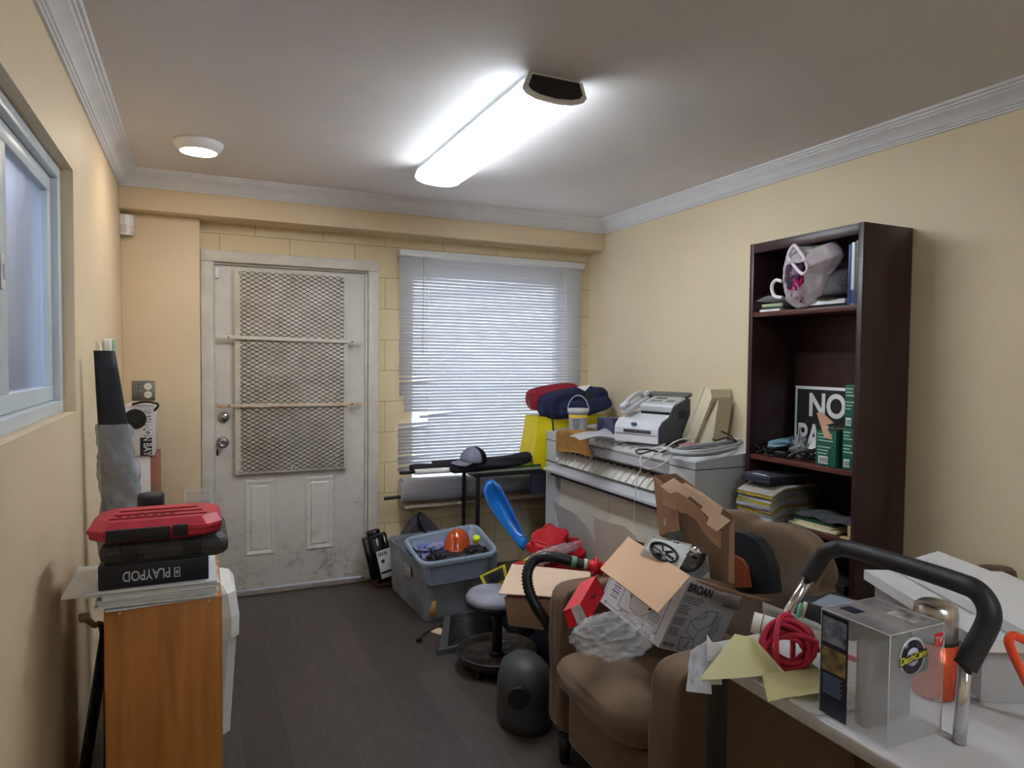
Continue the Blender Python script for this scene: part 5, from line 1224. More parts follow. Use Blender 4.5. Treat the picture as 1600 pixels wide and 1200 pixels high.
# shelf 3: paper stack spilling out, green folder
z3 = SH[2]+.001; zz = z3
cols = [(232, 232, 236), (226, 226, 230), (222, 214, 206), (236, 236, 240), (216, 214, 220), (228, 226, 222), (224, 204, 70), (214, 188, 170)]
mats = [mat('sheaf%d' % i, c_, .7) for i, c_ in enumerate(cols)]
n = 30
for i in range(n):
    th = .0052; s_ = i/n
    sk = random.uniform(-.10, .10)+.05; cx_ = KX0+.075-.01*math.sin(s_*3)+random.uniform(-.012, .012); cy_ = 2.345+random.uniform(-.008, .008)-.02*abs(s_-.5)
    mm = mats[6] if i in (5, 12, 13, 20, 26) else mats[random.choice((0, 1, 2, 3, 4, 5, 0, 3, 7))]
    ph = random.uniform(0, 6)
    L_, W_s = .29, .205
    cyv = min(cy_, 2.436-W_s/2-.006); cx_ -= .012 if mm is mats[6] else 0
    def sf(u, v, cx_=cx_, cy_=cyv, sk=sk*.5, zz=zz, ph=ph):
        x_, y_ = (u-.5)*L_, (v-.5)*W_s
        o_ = max(0, .12-u)
        return V(cx_+x_*math.cos(sk)-y_*math.sin(sk), cy_+x_*math.sin(sk)*.4+y_, zz - .16*max(0, .26-u)**1.25*(1 if True else 0)+.0012*math.sin(v*9+ph)*(1-u))
    G().grid(sf, 10, 6, th*.82, smooth=False).build('paper_sheaf', mm, label='sheaf of papers in the tall pile spilling from the third shelf', cat='paper', group='papers piled on the third shelf')
    zz += th+.0002
zt = zz+.004
Mf = Matrix.Translation((KX0+.09, 2.345, zt)) @ Matrix.Rotation(.02, 4, 'Z')
G(Mf).box((-.15, -.085, .0), (.13, .085, .016), .002).build('black_binder', mat('binder_black', (44, 46, 54), .4), label='wide dark binder lying on the paper pile on the third shelf', cat='binder')
t = thing('grey_binder', 'grey binder with white stripe topmost on the paper pile', 'binder', (KX0+.09, 2.34, zt+.017))
G(Mf).box((-.14, -.075, .0165), (.12, .080, .036), .002).build('cover', mat('binder_grey', (72, 76, 88), .4), t)
G(Mf).box((-.1415, -.05, .036), (-.12, .03, .0365)).build('stripe', inkw, t)
t2 = G().box((KX0+.02, 1.98, z3), (KX0+.22, 2.22, z3+.012), .001, rot=(0, 0, .05)).build('cream_book', mat('cream_book', (224, 214, 182), .6), label='cream covered book lying lowest right of the paper pile on the third shelf', cat='book')
G().box((KX0+.03, 1.995, z3+.013), (KX0+.22, 2.20, z3+.022), .001, rot=(0, 0, -.05)).build('cream_booklet', mat('cream_booklet', (206, 190, 156), .6), label='tan booklet under the green folder on the third shelf', cat='book')
G().box((KX0+.04, 2.0, z3+.023), (KX0+.24, 2.225, z3+.036), .001, rot=(0, .0, .03)).build('green_folder', mat('folder_green', (24, 66, 50), .5), label='dark green folder lying beside the paper pile on the third shelf', cat='folder')
G().grid(lambda u, v: V(KX0+.03+.20*v, 1.925+.27*u, z3+.044+.006*math.sin(u*13+v*3)+.010*abs(u-.5)), 24, 6, .006).build('newspaper', mat('newsprint', (140, 142, 146), .8, rgb2=(104, 106, 110), vscale=40), label='wavy grey newspaper lying on the green folder', cat='newspaper')
G().box((KX0+.02, 1.900, z3), (KX0+.035, 1.915, z3+.055), .001).box((KX0+.006, 1.895, z3), (KX0+.035, 1.94, z3+.006), .001).build('wood_bookend', mat('pine', (206, 180, 130), .6), label='small pale wood piece at the right end of the third shelf', cat='wood')
# lower shelf dark content barely visible
G().box((KX0+.03, 1.93, SH[3]+.001), (KX0+.22, 2.3, SH[3]+.12), .003).build('dark_box', mat('shelf_dark_box', (30, 26, 28), .6), label='dark box in the shadow on the fourth shelf behind the armchair', cat='box')

# ------------------------------------------------------------ armchair
t = thing('armchair', 'brown suede armchair heaped with an open fan carton and plastic', 'armchair', (1.55, 1.82, 0))
def cushion(lo, hi, pw, nm, amp=.03):
    b = bmesh.new(); bmesh.ops.create_cube(b, size=2); bmesh.ops.subdivide_edges(b, edges=b.edges[:], cuts=19, use_grid_fill=True)
    for v in b.verts:
        d = v.co.copy(); L_ = (abs(d.x)**pw+abs(d.y)**pw+abs(d.z)**pw)**(1/pw)
        v.co = d/L_*(1+amp*noise.noise(d*1.7+V(lo[0]*9, lo[1]*5, 0)))
    bmesh.ops.scale(b, vec=[(hi[k]-lo[k])/2 for k in range(3)], verts=b.verts)
    g = G(); g._add(b, Matrix.Translation([(lo[k]+hi[k])/2 for k in range(3)]), True); return g.build(nm, suede, t)
cushion((1.18, 2.105, .08), (1.92, 2.215, .635), 11, 'arm', .02)
cushion((1.155, 1.43, .08), (1.92, 1.565, .622), 10, 'arm', .02)
cushion((1.19, 1.572, .08), (1.85, 2.098, .30), 16, 'seat_base', .0)
cushion((1.12, 1.575, .30), (1.84, 2.095, .432), 6, 'seat_cushion', .05)
P = [V(0, 2.165, .12), V(0, 2.165, .80), V(0, 2.13, .855), V(0, 2.0, .875)]
P += [at(a, b, x=1.86) for a, b in ((1160, 817), (1200, 822), (1232, 836), (1254, 856), (1268, 880), (1275, 905), (1271, 930))] + [V(0, 1.45, .55), V(0, 1.44, .12)]
def smooth_loop(P, n=5):
    out = []; k = len(P)
    for i in range(k):
        a, b, c, d = P[i-1], P[i], P[(i+1) % k], P[(i+2) % k]
        for j in range(n):
            u = j/n; out.append(.5*((2*b)+(c-a)*u+(2*a-5*b+4*c-d)*u*u+(-a+3*b-3*c+d)*u**3))
    return out
P = smooth_loop(P)
def bk_(x, e, c=(1.8, .5)): return [V(x+.05*((p.y-1.8)/.36)**2*-1, c[0]+(p.y-c[0])*e, c[1]+(p.z-c[1])*e) for p in P]
G().loft([bk_(1.930, .2), bk_(1.925, .6), bk_(1.915, .90), bk_(1.913, .965), bk_(1.92, .99), bk_(1.935, 1.0), bk_(1.965, 1.0), bk_(1.985, .985), bk_(1.995, .94)], smooth=True).build('backrest', suede, t)
for x_, y_ in ((1.2, 1.48), (1.2, 2.11), (1.86, 1.48), (1.86, 2.11)): G().cyl((x_, y_, 0), (x_, y_, .10), .018, .026, 12).build('leg', black, t)
# dark pad and orange panel behind the kraft insert
P = [at(a, b, x=1.79) for a, b in ((1140, 830), (1162, 834), (1178, 842), (1192, 860), (1203, 890), (1207, 928), (1150, 928))]
G().loft([[p+V(0, 0, 0) for p in P], [p+V(.045, 0, 0) for p in P]]).build('black_pad', mat('black_pad', (30, 33, 40), .5), label='black curved shell lying against the armchair back behind the kraft insert', cat='shell')
P = [at(a, b, x=1.76) for a, b in ((1146, 868), (1158, 874), (1166, 886), (1171, 918), (1146, 918))]
G().prism(P, .012, (1, 0, 0)).build('orange_board', mat('orange_panel', (150, 72, 42), .5), label='orange brown panel between the kraft insert and the black shell', cat='panel')

# fan carton tipped on the seat
def eul(zr, xr, yr): return Matrix.Rotation(math.radians(zr), 4, 'Z') @ Matrix.Rotation(math.radians(xr), 4, 'X') @ Matrix.Rotation(math.radians(yr), 4, 'Y')
MBx = Matrix.Translation((1.35, 1.772, .528)) @ eul(101.113, 21.724, -11.845)
bw_, bd_, bh_ = .309, .306, .252
t = thing('fan_carton', 'open white carton of a BROAN ventilation fan tipped on the armchair seat', 'box', (1.5, 1.85, .5))
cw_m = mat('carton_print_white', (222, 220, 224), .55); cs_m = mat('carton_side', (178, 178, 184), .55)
T_ = .004
g = G(MBx)
g.box((0, -T_, 0), (bw_, 0, bh_)).box((0, -bd_, 0), (T_, 0-T_, bh_)) if False else None
G(MBx).box((0, -bd_, 0), (bw_, 0, T_)).build('bottom_panel', cw_m, t)
G(MBx).box((0, -T_, T_), (bw_, 0, bh_)).build('front_panel', cw_m, t)
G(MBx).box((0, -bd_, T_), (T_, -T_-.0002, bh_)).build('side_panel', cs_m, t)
G(MBx).box((bw_-T_, -bd_, T_), (bw_, -T_-.0002, bh_)).build('side_panel', kraft, t)
G(MBx).box((T_, -bd_, T_), (bw_-T_, -bd_+T_, bh_)).build('back_panel', kraft, t)
# flap folded down over the front
Mi = MBx.inverted()
hA, hB = MBx @ V(0, 0, bh_), MBx @ V(bw_, 0, bh_)
fC, fD = at(938, 890, d=(ROT.transposed() @ (hB-CAM)).z*-1-.14), at(1028, 959, d=(ROT.transposed() @ (hA-CAM)).z*-1-.14)
G().prism([hA, hB, fC, fD], .004).build('front_flap', mat('flap_pale', (206, 168, 136), .7), t)
# torn right flap
rA, rB = MBx @ V(0, 0, bh_), MBx @ V(0, -bd_, bh_)
rC = rB+V(.09, .01, -.03)
G().prism([at(1088, 906, d=2.16), at(1160, 926, d=2.3), at(1208, 938, d=2.3), at(1178, 934, d=2.24), at(1120, 921, d=2.18)], .004, V(0, 0, -1)).build('torn_flap', kraftd, t)
# print on the front: frame, bar code, drawing, text
MFt = MBx @ Matrix(((-1, 0, 0, 0), (0, 0, 1, .0004), (0, 1, 0, 0), (0, 0, 0, 1)))   # x right along -i, y up, z out
blu = mat('ink_blue', (44, 46, 84), .6)
g = G(MFt)
def seg(g, x0, y0, x1, y1, w_=.0018): g.obox(Matrix.Translation(((x0+x1)/2, (y0+y1)/2, 0)) @ Matrix.Rotation(math.atan2(y1-y0, x1-x0), 4, 'Z'), (math.hypot(x1-x0, y1-y0)+w_, w_, .0006))
for a in ((-.222, .03, -.222, .16), (-.222, .03, -.03, .03), (-.03, .03, -.03, .16), (-.285, .012, -.05, .012), (-.285, .012, -.278, .018), (-.285, .012, -.278, .006), (-.05, .012, -.057, .018), (-.05, .012, -.057, .006), (-.302, .04, -.302, .17)): seg(g, *a)
for k in range(9): seg(g, -.272+k*0, .045+.0095*k, -.240, .045+.0095*k, (.003, .0015, .004, .002)[k % 4])
for a in ((-.21, .15, -.17, .05), (-.17, .05, -.12, .04), (-.20, .10, -.18, .13), (-.18, .13, -.165, .11), (-.165, .11, -.185, .08), (-.185, .08, -.20, .10), (-.12, .04, -.06, .10), (-.155, .09, -.145, .11)): seg(g, *a, .0014)
g.build('front_print', blu, t)
g = G(MFt)
for i in range(4): seg(g, -.145, .150-.008*i, -.085+.006*math.sin(i*3), .150-.008*i, .002)
for i in range(4): seg(g, -.085, .085-.008*i, -.04, .085-.008*i, .002)
g.cyl((-.152, .150, 0), (-.152, .150, .0006), .005, None, 12); g.cyl((-.092, .085, 0), (-.092, .085, .0006), .005, None, 12)
g.build('front_small_print', ink, t)
text('10.5" 26.67cm', frame(MFt @ V(-.21, .0165, .0002), MFt.to_3x3() @ V(1, 0, 0), MFt.to_3x3() @ V(0, 1, 0)), .014, ink, t)
# side face
MSd = MBx @ Matrix(((0, 0, -1, -.0004), (-1, 0, 0, 0), (0, 1, 0, 0), (0, 0, 0, 1)))   # x away along -j, y up, z out
R3 = MSd.to_3x3()
text('BROAN', frame(MSd @ V(.014, .205, 0), R3 @ V(1, 0, 0), R3 @ V(0, 1, 0)), .040, mat('broan_ink', (34, 34, 66), .5), t, width=.13, bold=.03)
text('AERIRODCTL', frame(MSd @ V(.225, .19, 0), R3 @ V(1, 0, 0), R3 @ V(0, 1, 0)), .016, ink, t)
text('BROAN', frame(MSd @ V(.014, .012, 0), R3 @ V(1, 0, 0), R3 @ V(0, 1, 0)), .018, mat('broan_ink', (0, 0, 0)), t, width=.055)
g = G(MSd)
lines(g, Matrix(), .014, .12, .190, 4, .007); lines(g, Matrix(), .014, .075, .158, 5, .007); lines(g, Matrix(), .014, .075, .112, 4, .007); lines(g, Matrix(), .014, .07, .075, 4, .007); 
g.build('side_small_print', blu, t)
g = G(MSd); lines(g, Matrix(), .21, .26, .15, 11, .008); g.build('model_list_print', blu, t)
g = G(MSd)
for a in ((.10, .11, .16, .16), (.16, .16, .22, .165), (.22, .165, .215, .12), (.215, .12, .16, .085), (.16, .085, .10, .11), (.10, .11, .10, .075), (.10, .075, .155, .05), (.155, .05, .16, .085), (.16, .16, .165, .13), (.12, .12, .17, .14), (.085, .05, .155, .055), (.155, .055, .17, .012), (.17, .012, .10, .006), (.10, .006, .085, .05), (.125, .02, .135, .045), (.135, .045, .14, .044), (.14, .044, .131, .019), (.131, .019, .125, .02)): seg(g, *a, .0018)
g.build('line_drawing', blu, t)
# ventilation fan in the carton
t = thing('vent_fan', 'white metal ventilation fan housing with round hole rising from the white carton', 'fan', at(1050, 880, d=2.36))
pc = [at(1004, 855, d=2.34), at(1018, 836, d=2.42), at(1083, 851, d=2.42), at(1058, 893, d=2.27)]
nn = (pc[1]-pc[0]).cross(pc[3]-pc[0]).normalized(); nn = nn if nn.z > 0 else -nn
ctr = sum(pc, V(0, 0, 0))/4
fm = mat('fan_white', (216, 220, 218), .35, rgb2=(190, 188, 180), vscale=14)
G().loft([quadring([p-nn*.05 for p in pc], .012), quadring(pc, .012), quadring([ctr+(p-ctr)*.96 for p in pc], .012), quadring([ctr+(p-ctr)*.95-nn*.004 for p in pc], .012)]).build('housing', fm, t)
hc = at(1036, 865, d=2.345)
Mh = frame(hc-nn*.004+nn*.0035, (pc[3]-pc[0]), nn.cross(pc[3]-pc[0]))
G(Mh).lathe([(.044, -.002), (.050, .002), (.052, .010), (.046, .010), (.044, .0)]).build('collar', darksteel, t)
G(Mh).lathe([(0, .0008), (.045, .0008), (.045, .0015), (0, .0015)]).build('opening', mat('fan_hole', (16, 16, 18), .6), t)
g = G(Mh)
for k in range(6): g.obox(Matrix.Rotation(k*PI/3, 4, 'Z') @ Matrix.Translation((.024, 0, .004)) @ Matrix.Rotation(.6, 4, 'X'), (.034, .014, .0015))
g.build('blades', mat('fan_blade', (44, 46, 50), .4), t)
g = G()
for a, b, c, d_ in ((1052, 848, 1060, 850), (1040, 843, 1048, 845)): g.cyl(at(a, b, d=2.36)+nn*.004, at(c, d_, d=2.37)+nn*.004, .003, None, 6)
g.build('vent_ribs', steel, t)
t = thing('motor_plate', 'grey metal motor plate with chrome knob beside the white fan housing', 'motor', at(1090, 885, d=2.36))
P = [at(a, b, d=2.36) for a, b in ((1064, 893), (1072, 866), (1088, 852), (1100, 855), (1109, 892), (1096, 903), (1076, 899))]
G().prism(P, .014, (CAM-P[0])*-1).build('plate', mat('zinc_plate', (150, 152, 152), .35, metal=.7, var=.2, vscale=12), t)
kq = at(1088, 863, d=2.33); vd = (CAM-kq).normalized()
G(frame(kq, vd.cross(V(0, 0, 1)), V(0, 0, 1))).lathe([(0, .022), (.010, .022), (.016, .014), (.018, 0), (.022, -.010), (0, -.012)]).build('knob', chrome, t)
G().tube([at(a, b, d=2.33) for a, b in ((1064, 888), (1076, 891), (1088, 886), (1097, 875), (1100, 864))], .009, 8).build('curved_strap', darksteel, t)
G(frame(at(1104, 886, d=2.42), V(1, 0, 0), V(0, .2, 1))).lathe([(0, .01), (.038, .008), (.040, 0), (0, -.006)]).build('white_disc', white, t)
P = [at(a, b, d=2.50) for a, b in ((1041, 832), (1060, 826), (1100, 834), (1106, 856), (1080, 850), (1042, 842))]
G().prism(P, .03, (CAM-P[0])*-1).build('grey_block', mat('dusty_grey', (104, 104, 100), .8, var=.3, vscale=20), label='dusty grey metal block behind the fan housing in front of the kraft insert', cat='metal block')
# tall kraft insert standing behind
t = thing('kraft_insert', 'tall folded kraft cardboard insert with pale stepped edge standing on the armchair', 'cardboard insert', at(1090, 905, d=2.5))
def zp(L_, d): return [at(840+a/3.87, 740+b/3.87, d=(d if not callable(d) else d(a, b))) for a, b in L_]
dpt = lambda a, b: 2.62-.30*(a-700)/490
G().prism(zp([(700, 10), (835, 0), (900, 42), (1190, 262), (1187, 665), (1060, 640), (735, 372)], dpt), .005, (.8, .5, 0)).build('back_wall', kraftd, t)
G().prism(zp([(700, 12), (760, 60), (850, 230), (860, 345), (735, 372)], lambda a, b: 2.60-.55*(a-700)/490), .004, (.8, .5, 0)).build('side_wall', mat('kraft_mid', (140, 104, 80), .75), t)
G().prism(zp([(1160, 330), (1190, 262), (1187, 665), (1152, 652)], 2.29), .006, (.8, .5, 0)).build('end_wall', kraft, t)
G().prism(zp([(740, 75), (820, 28), (875, 65), (890, 55), (1005, 125), (1120, 210), (1105, 245), (1165, 285), (1085, 350), (1020, 305), (1035, 265), (985, 215), (1000, 200), (920, 135), (905, 150), (840, 110), (800, 120)], lambda a, b: 2.50-.30*(a-700)/490), .004, (.8, .5, 0)).build('stepped_flap', kraftl, t)
G().prism(zp([(750, 100), (830, 112), (910, 160), (985, 215), (1030, 290), (1110, 355), (1105, 455), (1045, 405), (1000, 350), (960, 285), (905, 243), (862, 236), (752, 185)], lambda a, b: 2.53-.30*(a-700)/490), .004, (.8, .5, 0)).build('arched_flap', kraft, t)
G().prism(zp([(764, 272), (774, 268), (783, 285), (780, 318), (768, 320), (762, 300)], 2.515), .002, (.8, .5, 0)).build('hand_slot', mat('slot_light', (220, 216, 206), .6), t)

# red carton and plastic film on the chair
t = thing('red_carton', 'slim red carton with white printed end leaning on the far armchair arm', 'box', at(910, 960, d=2.2))
e = [at(a, b, d=2.24) for a, b in ((880, 955), (906, 944), (920, 972), (889, 982))]
far_ = [p+V(.115, .085, .055) for p in e]
G().loft([e, far_]).build('carton', mat('carton_red', (206, 26, 40), .45), t)
ce = sum(e, V(0, 0, 0))/4; nv = (CAM-ce).normalized()
sp0 = [e[0].lerp(e[1], .45), e[1], e[2], e[3].lerp(e[2], .45)]
G().prism([p+nv*.0012 for p in sp0], .001, nv).build('white_end', mat('end_white', (214, 208, 206), .5, rgb2=(170, 160, 160), vscale=60), t)
mq = (e[1]+far_[1])/2; topn = (far_[1]-e[1]).cross(e[2]-e[1]).normalized()
if topn.dot(CAM-mq) < 0: topn = -topn
pm = e[1].lerp(far_[1], .45).lerp(e[2].lerp(far_[2], .45), .45)
G().prism([pm+V(*d)+topn*.0012 for d in ((-.02, 0, -.012), (.022, .008, 0), (.022, .006, .014), (-.02, -.002, .004))], .001, topn).build('picture', mat('pic_dark', (110, 60, 64), .5), t)
q = at(958, 994, d=2.02); q.z = max(q.z, .505)
def filmf(u, v):
    a_ = u*2*PI; b_ = (v-.5)*PI
    d = V(math.cos(a_)*math.cos(b_), math.sin(a_)*math.cos(b_), math.sin(b_))
    n_ = abs(noise.noise(d*2.6+V(3, 1, 2)))*.75+abs(noise.noise(d*5+V(1, 8, 2)))*.45+abs(noise.noise(d*11+V(1, 3, 2)))*.12
    return q+V(d.x*.130, d.y*.10, d.z*.060)*(1.1-n_*.55)
G().grid(filmf, 90, 54).build('clear_film_bag', mat('film_clear2', (226, 228, 234), .08, alpha=.26, bump=1, bscale=16, coat=1, bdist=.02), label='crumpled clear plastic bag lying on the armchair seat in front of the white carton', cat='plastic bag')

# ------------------------------------------------------------ foreground table and its clutter
TZ = .76
t = thing('work_table', 'pale table in the foreground covered with papers and packages', 'table', (1.5, .85, 0))
G().box((1.10, .42, TZ-.03), (2.06, 1.30, TZ), .004).build('table_top', mat('table_grey', (196, 194, 196), .5, var=.05, vscale=5), t)
for x_, y_ in ((1.14, .46), (1.14, 1.26), (2.02, .46), (2.02, 1.26)): G().box((x_-.018, y_-.018, 0), (x_+.018, y_+.018, TZ-.03), .002).build('leg', darksteel, t)
# papers lying about
def sheet(pts, z, name, m, label, wav=.004, th=.0012, seed=0):
    A, B, C2, D2 = [at(a, b, z=z) for a, b in pts]
    def f(u, v):
        p = A.lerp(B, u).lerp(D2.lerp(C2, u), v); return V(p.x, p.y, z+wav*(1+noise.noise(V(u*3+seed, v*3, seed))))
    return G().grid(f, 14, 10, th).build(name, m, label=label, cat='paper')
sheet([(1440, 1010), (1600, 1000), (1680, 1080), (1460, 1100)], TZ+.002, 'large_sheet', paper, 'large white sheet lying right of the thermos on the foreground table')
sheet([(1160, 1058), (1260, 1030), (1350, 1110), (1270, 1120)], TZ+.002, 'large_sheet', paper2, 'white sheet lying under the red cord on the foreground table', seed=3)
sheet([(1190, 1055), (1300, 1045), (1330, 1075), (1200, 1100)], TZ+.014, 'yellow_sheet', mat('pale_yellow', (236, 226, 170), .7), 'pale yellow sheet lying below the red cord coil', seed=5)
# big bent yellow sheet
def ybent(u, v):
    A, B, C2, D2 = at(1150, 990, z=.875), at(1196, 1012, z=.86), at(1228, 1046, z=.785), at(1095, 1078, z=.775)
    A = at(1148, 990, d=1.60); B = at(1176, 994, d=1.56); C2 = at(1226, 1050, d=1.50); D2 = at(1092, 1062, d=1.50)
    p = A.lerp(B, u).lerp(D2.lerp(C2, u), v); return p+V(-.02, -.03, .012)*math.sin(PI*u)*(1.2-v*.4)
G().grid(ybent, 20, 20, .0012).build('bent_yellow_sheet', mat('yellow_pad', (250, 246, 200), .7), label='pale yellow sheet bent upright at the left corner of the foreground table', cat='paper')
def tis(u, v):
    A, B, C2, D2 = at(1078, 1018, d=1.60), at(1108, 1000, d=1.64), at(1112, 1085, d=1.48), at(1072, 1080, d=1.5)
    p = A.lerp(B, u).lerp(D2.lerp(C2, u), v); return p+V(-.03, -.03, .02)*(.6*math.sin(PI*u)+.5*noise.noise(V(u*4, v*4, 2)))
G().grid(tis, 18, 18, .001).build('white_tissue', mat('tissue', (232, 232, 240), .8, bump=.4, bscale=40), label='crumpled white tissue paper at the left edge of the foreground table', cat='tissue')
G().prism([at(a, b, d=1.58) for a, b in ((1105, 991), (1113, 1004), (1128, 1006), (1128, 1070), (1104, 1070))], .002, (.3, .9, .2)).build('white_card', paper, label='white card with pointed corner between tissue and bent yellow sheet', cat='card')
# rolled drawing
a_, b_ = at(1176, 972, d=1.78), at(1300, 1010, d=1.70)
t = thing('paper_roll', 'rolled white drawing behind the red cord coil on the foreground table', 'paper roll', a_-V(0, 0, .03))
G().cyl(a_, b_, .027, None, 28).build('roll', mat('roll_paper', (226, 222, 218), .7), t)
dd = (b_-a_).normalized(); G().cyl(a_+dd*.022, a_+dd*.024, .0274, None, 28).build('edge_line', ink, t)
def curlp(u, v):
    A, B, C2, D2 = at(1191, 940, d=1.86), at(1275, 972, d=1.80), at(1290, 990, d=1.76), at(1192, 962, d=1.84)
    p = A.lerp(B, u).lerp(D2.lerp(C2, u), v); return p+V(-.01, -.01, .01)*math.sin(PI*v)
G().grid(curlp, 10, 8, .001).build('curled_sheet', paper2, label='curled pale sheet lying above the rolled white drawing', cat='paper')
G().cyl(at(1246, 965, d=1.74), at(1252, 943, d=1.76), .006, None, 12).build('green_tube', mat('mint_tube', (120, 196, 170), .4), label='thin mint green tube standing above the red cord coil', cat='tube')
G().cyl(at(1252, 966, d=1.745), at(1259, 942, d=1.77), .0055, None, 12).build('cream_tube', mat('cream_tube', (226, 216, 190), .4), label='thin cream tube beside the mint green tube', cat='tube')
g = G().box((1.48, 1.16, TZ+.002), (1.62, 1.33, TZ+.055), .003).build('black_folder_box', mat('bk_folder', (34, 34, 38), .5), label='black flat box behind the clear package on the foreground table', cat='box')
G().box((1.49, 1.18, TZ+.056), (1.60, 1.30, TZ+.060), .001, rot=(0, 0, .3)).build('blue_grey_card', mat('bluegrey', (130, 140, 156), .6), label='blue grey card lying on the black flat box', cat='card')
# red cord coil
cq = at(1230, 1008, d=1.56)
vd = (CAM-cq).normalized(); sx = vd.cross(V(0, 0, 1)).normalized()*-1; sz = sx.cross(vd)*-1
if sz.z < 0: sz = -sz
cordm = mat('cord_red', (190, 40, 70), .45)
t = thing('extension_cable', 'coiled red extension cord standing on the papers in the foreground', 'cord', cq-V(0, 0, .07))
pts = []
for i in range(13*9):
    a_ = i*2*PI/13; k = i//13; rx = .050+.010*math.sin(k*2.1); rz = .040+.014*math.sin(k*1.3+1)
    ph = .5*math.sin(k*1.9)
    lx, lz = rx*math.cos(a_), rz*math.sin(a_)
    pts.append(cq+sx*(lx*math.cos(ph)-lz*math.sin(ph)+.006*math.sin(k*3))+sz*(lx*math.sin(ph)+lz*math.cos(ph)+.004*math.cos(k*5)-.003*k/3)+vd*(.022*math.sin(k*2.4+a_*.5)))
G().tube(pts, .0062, 8, sub=3).build('coil', cordm, t)
G().tube([cq+sz*.062+sx*(-.012)+vd*.02, cq+sz*.03-sx*.022+vd*.037, cq-sz*.02-sx*.022+vd*.040, cq-sz*.060-sx*.010+vd*.02, cq-sz*.050+sx*.01-vd*.02, cq+sz*.02+sx*.012-vd*.036, cq+sz*.060+sx*.01-vd*.01], .0066, 8, closed=True).build('binding_loop', cordm, t)
G().tube([cq+sx*.05, cq+sx*.10+vd*.0, cq+sx*.15-sz*.01], .006, 8).build('tail', cordm, t)
# dash camera package
q0, q1, q2 = V(1.123, .805, 0), V(1.121, .955, 0), V(1.274, .937, 0)
pk = thing('camera_package', 'clear plastic package of a dash camera with printed card in the foreground', 'package', (1.20, .875, TZ+.004))
PZ0, PZ1 = TZ+.004, .970
x0, x1, y0, y1 = 1.122, 1.272, .803, .950
cl_ = mat('pack_clear', (230, 234, 240), .06, alpha=.22)
G().box((x0, y0, PZ0), (x1, y1, PZ1), .002).build('clear_box', cl_, pk)
edg = G()
for a, b in (((x0, y0), (x0, y0)), ((x1, y0), (x1, y0)), ((x0, y1), (x0, y1))): edg.cyl((a[0], a[1], PZ0), (a[0], a[1], PZ1), .0012, None, 6)
for z_ in (PZ1,): edg.cyl((x0, y0, z_), (x1, y0, z_), .0012, None, 6).cyl((x0, y0, z_), (x0, y1, z_), .0012, None, 6).cyl((x1, y0, z_), (x1, y1, z_), .0012, None, 6).cyl((x0, y1, z_), (x1, y1, z_), .0012, None, 6)
edg.build('edges', mat('pack_edge', (226, 230, 236), .1, alpha=.7), pk)
# printed card wraps the far-left part of the left face and the top
prn = mat('card_print', (38, 44, 66), .35)
yc_ = y1-.062
G().box((x0-.0008, yc_, PZ0), (x0-.0002, y1, PZ1-.004)).build('side_card', prn, pk)
G().box((x0-.0014, yc_+.004, PZ1-.062), (x0-.0008, y1-.004, PZ1-.012)).build('picture', mat('pic_sky', (150, 160, 190), .4, rgb2=(50, 56, 70), vscale=45), pk)
G().box((x0-.0014, yc_+.004, PZ1-.118), (x0-.0008, y1-.004, PZ1-.072)).build('picture', mat('pic_road', (96, 84, 80), .4, rgb2=(170, 150, 90), vscale=55), pk)
MS = frame((x0-.0012, y1-.004, PZ0), (0, -1, 0), (0, 0, 1)); g = G(MS); lines(g, Matrix(), .004, .050, .080, 9, .0045, .0014, .2); g.build('card_text', mat('print_blue', (120, 150, 206), .5), pk)
G().box((x0+.002, y0+.002, PZ1+.0003), (x1-.002, y1-.002, PZ1+.0009)).build('top_card', mat('top_print', (150, 142, 142), .4, rgb2=(106, 100, 104), vscale=16), pk)
G().box((x0+.09, y0+.02, PZ1+.001), (x1-.012, y1-.07, PZ1+.0014)).build('top_picture', mat('top_pic', (70, 66, 70), .4, rgb2=(190, 190, 180), vscale=30), pk)
g = G(frame((x0+.02, y1-.02, PZ1+.001), (1, 0, 0), (0, 1, 0)) ); 
tp_ = G(); tp_.box((x0+.03, y1-.05, PZ1+.001), (x0+.06, y1-.015, PZ1+.0014)); tp_.build('top_mark', prn, pk)
# inner tray and lens disc facing the camera side (y0 face)
G().box((x0+.010, y0+.05, PZ0+.004), (x1-.012, y1-.068, PZ1-.030), .008).build('inner_tray', mat('tray_smoke', (150, 146, 152), .2, alpha=.55), pk)
Md = Matrix.Translation(((x0+x1)/2-.015, y0-.0006, .922)) @ Matrix.Rotation(PI/2, 4, 'X')
dc = G(Md).lathe([(0, .0002), (.036, .0002), (.036, .0010), (0, .0010)], None, 40).build('logo_disc', mat('disc_grey', (176, 178, 186), .3), pk)
G(Md).lathe([(0, .0011), (.031, .0011), (.031, .0016), (0, .0016)], None, 40).build('lens_picture', mat('lens_dark', (32, 30, 44), .25), dc)
G(Md).lathe([(0, .0017), (.017, .0017), (.017, .0021), (0, .0021)], None, 30).build('lens_glow', mat('lens_lilac', (196, 190, 226), .3), dc)
G(Md).obox(Matrix.Translation((0, -.001, .0026)) @ Matrix.Rotation(.12, 4, 'Z'), (.076, .016, .0006)).build('banner', mat('banner_olive', (60, 60, 40), .4), dc)
text('DashCam', Md @ Matrix.Translation((-.037, -.0105, .0031)) @ Matrix.Rotation(.12, 4, 'Z'), .0185, mat('acid_yellow', (226, 226, 50), .4), pk, width=.072, shear=.2)
cb_ = G(); cb_.box((x0+.085, y0+.008, PZ0+.115), (x0+.125, y0+.035, PZ0+.15), .006).cyl((x0+.10, y0+.02, PZ0+.15), (x0+.10, y0+.03, PZ0+.17), .010, None, 16)
cb_.build('dash_camera', black, pk)
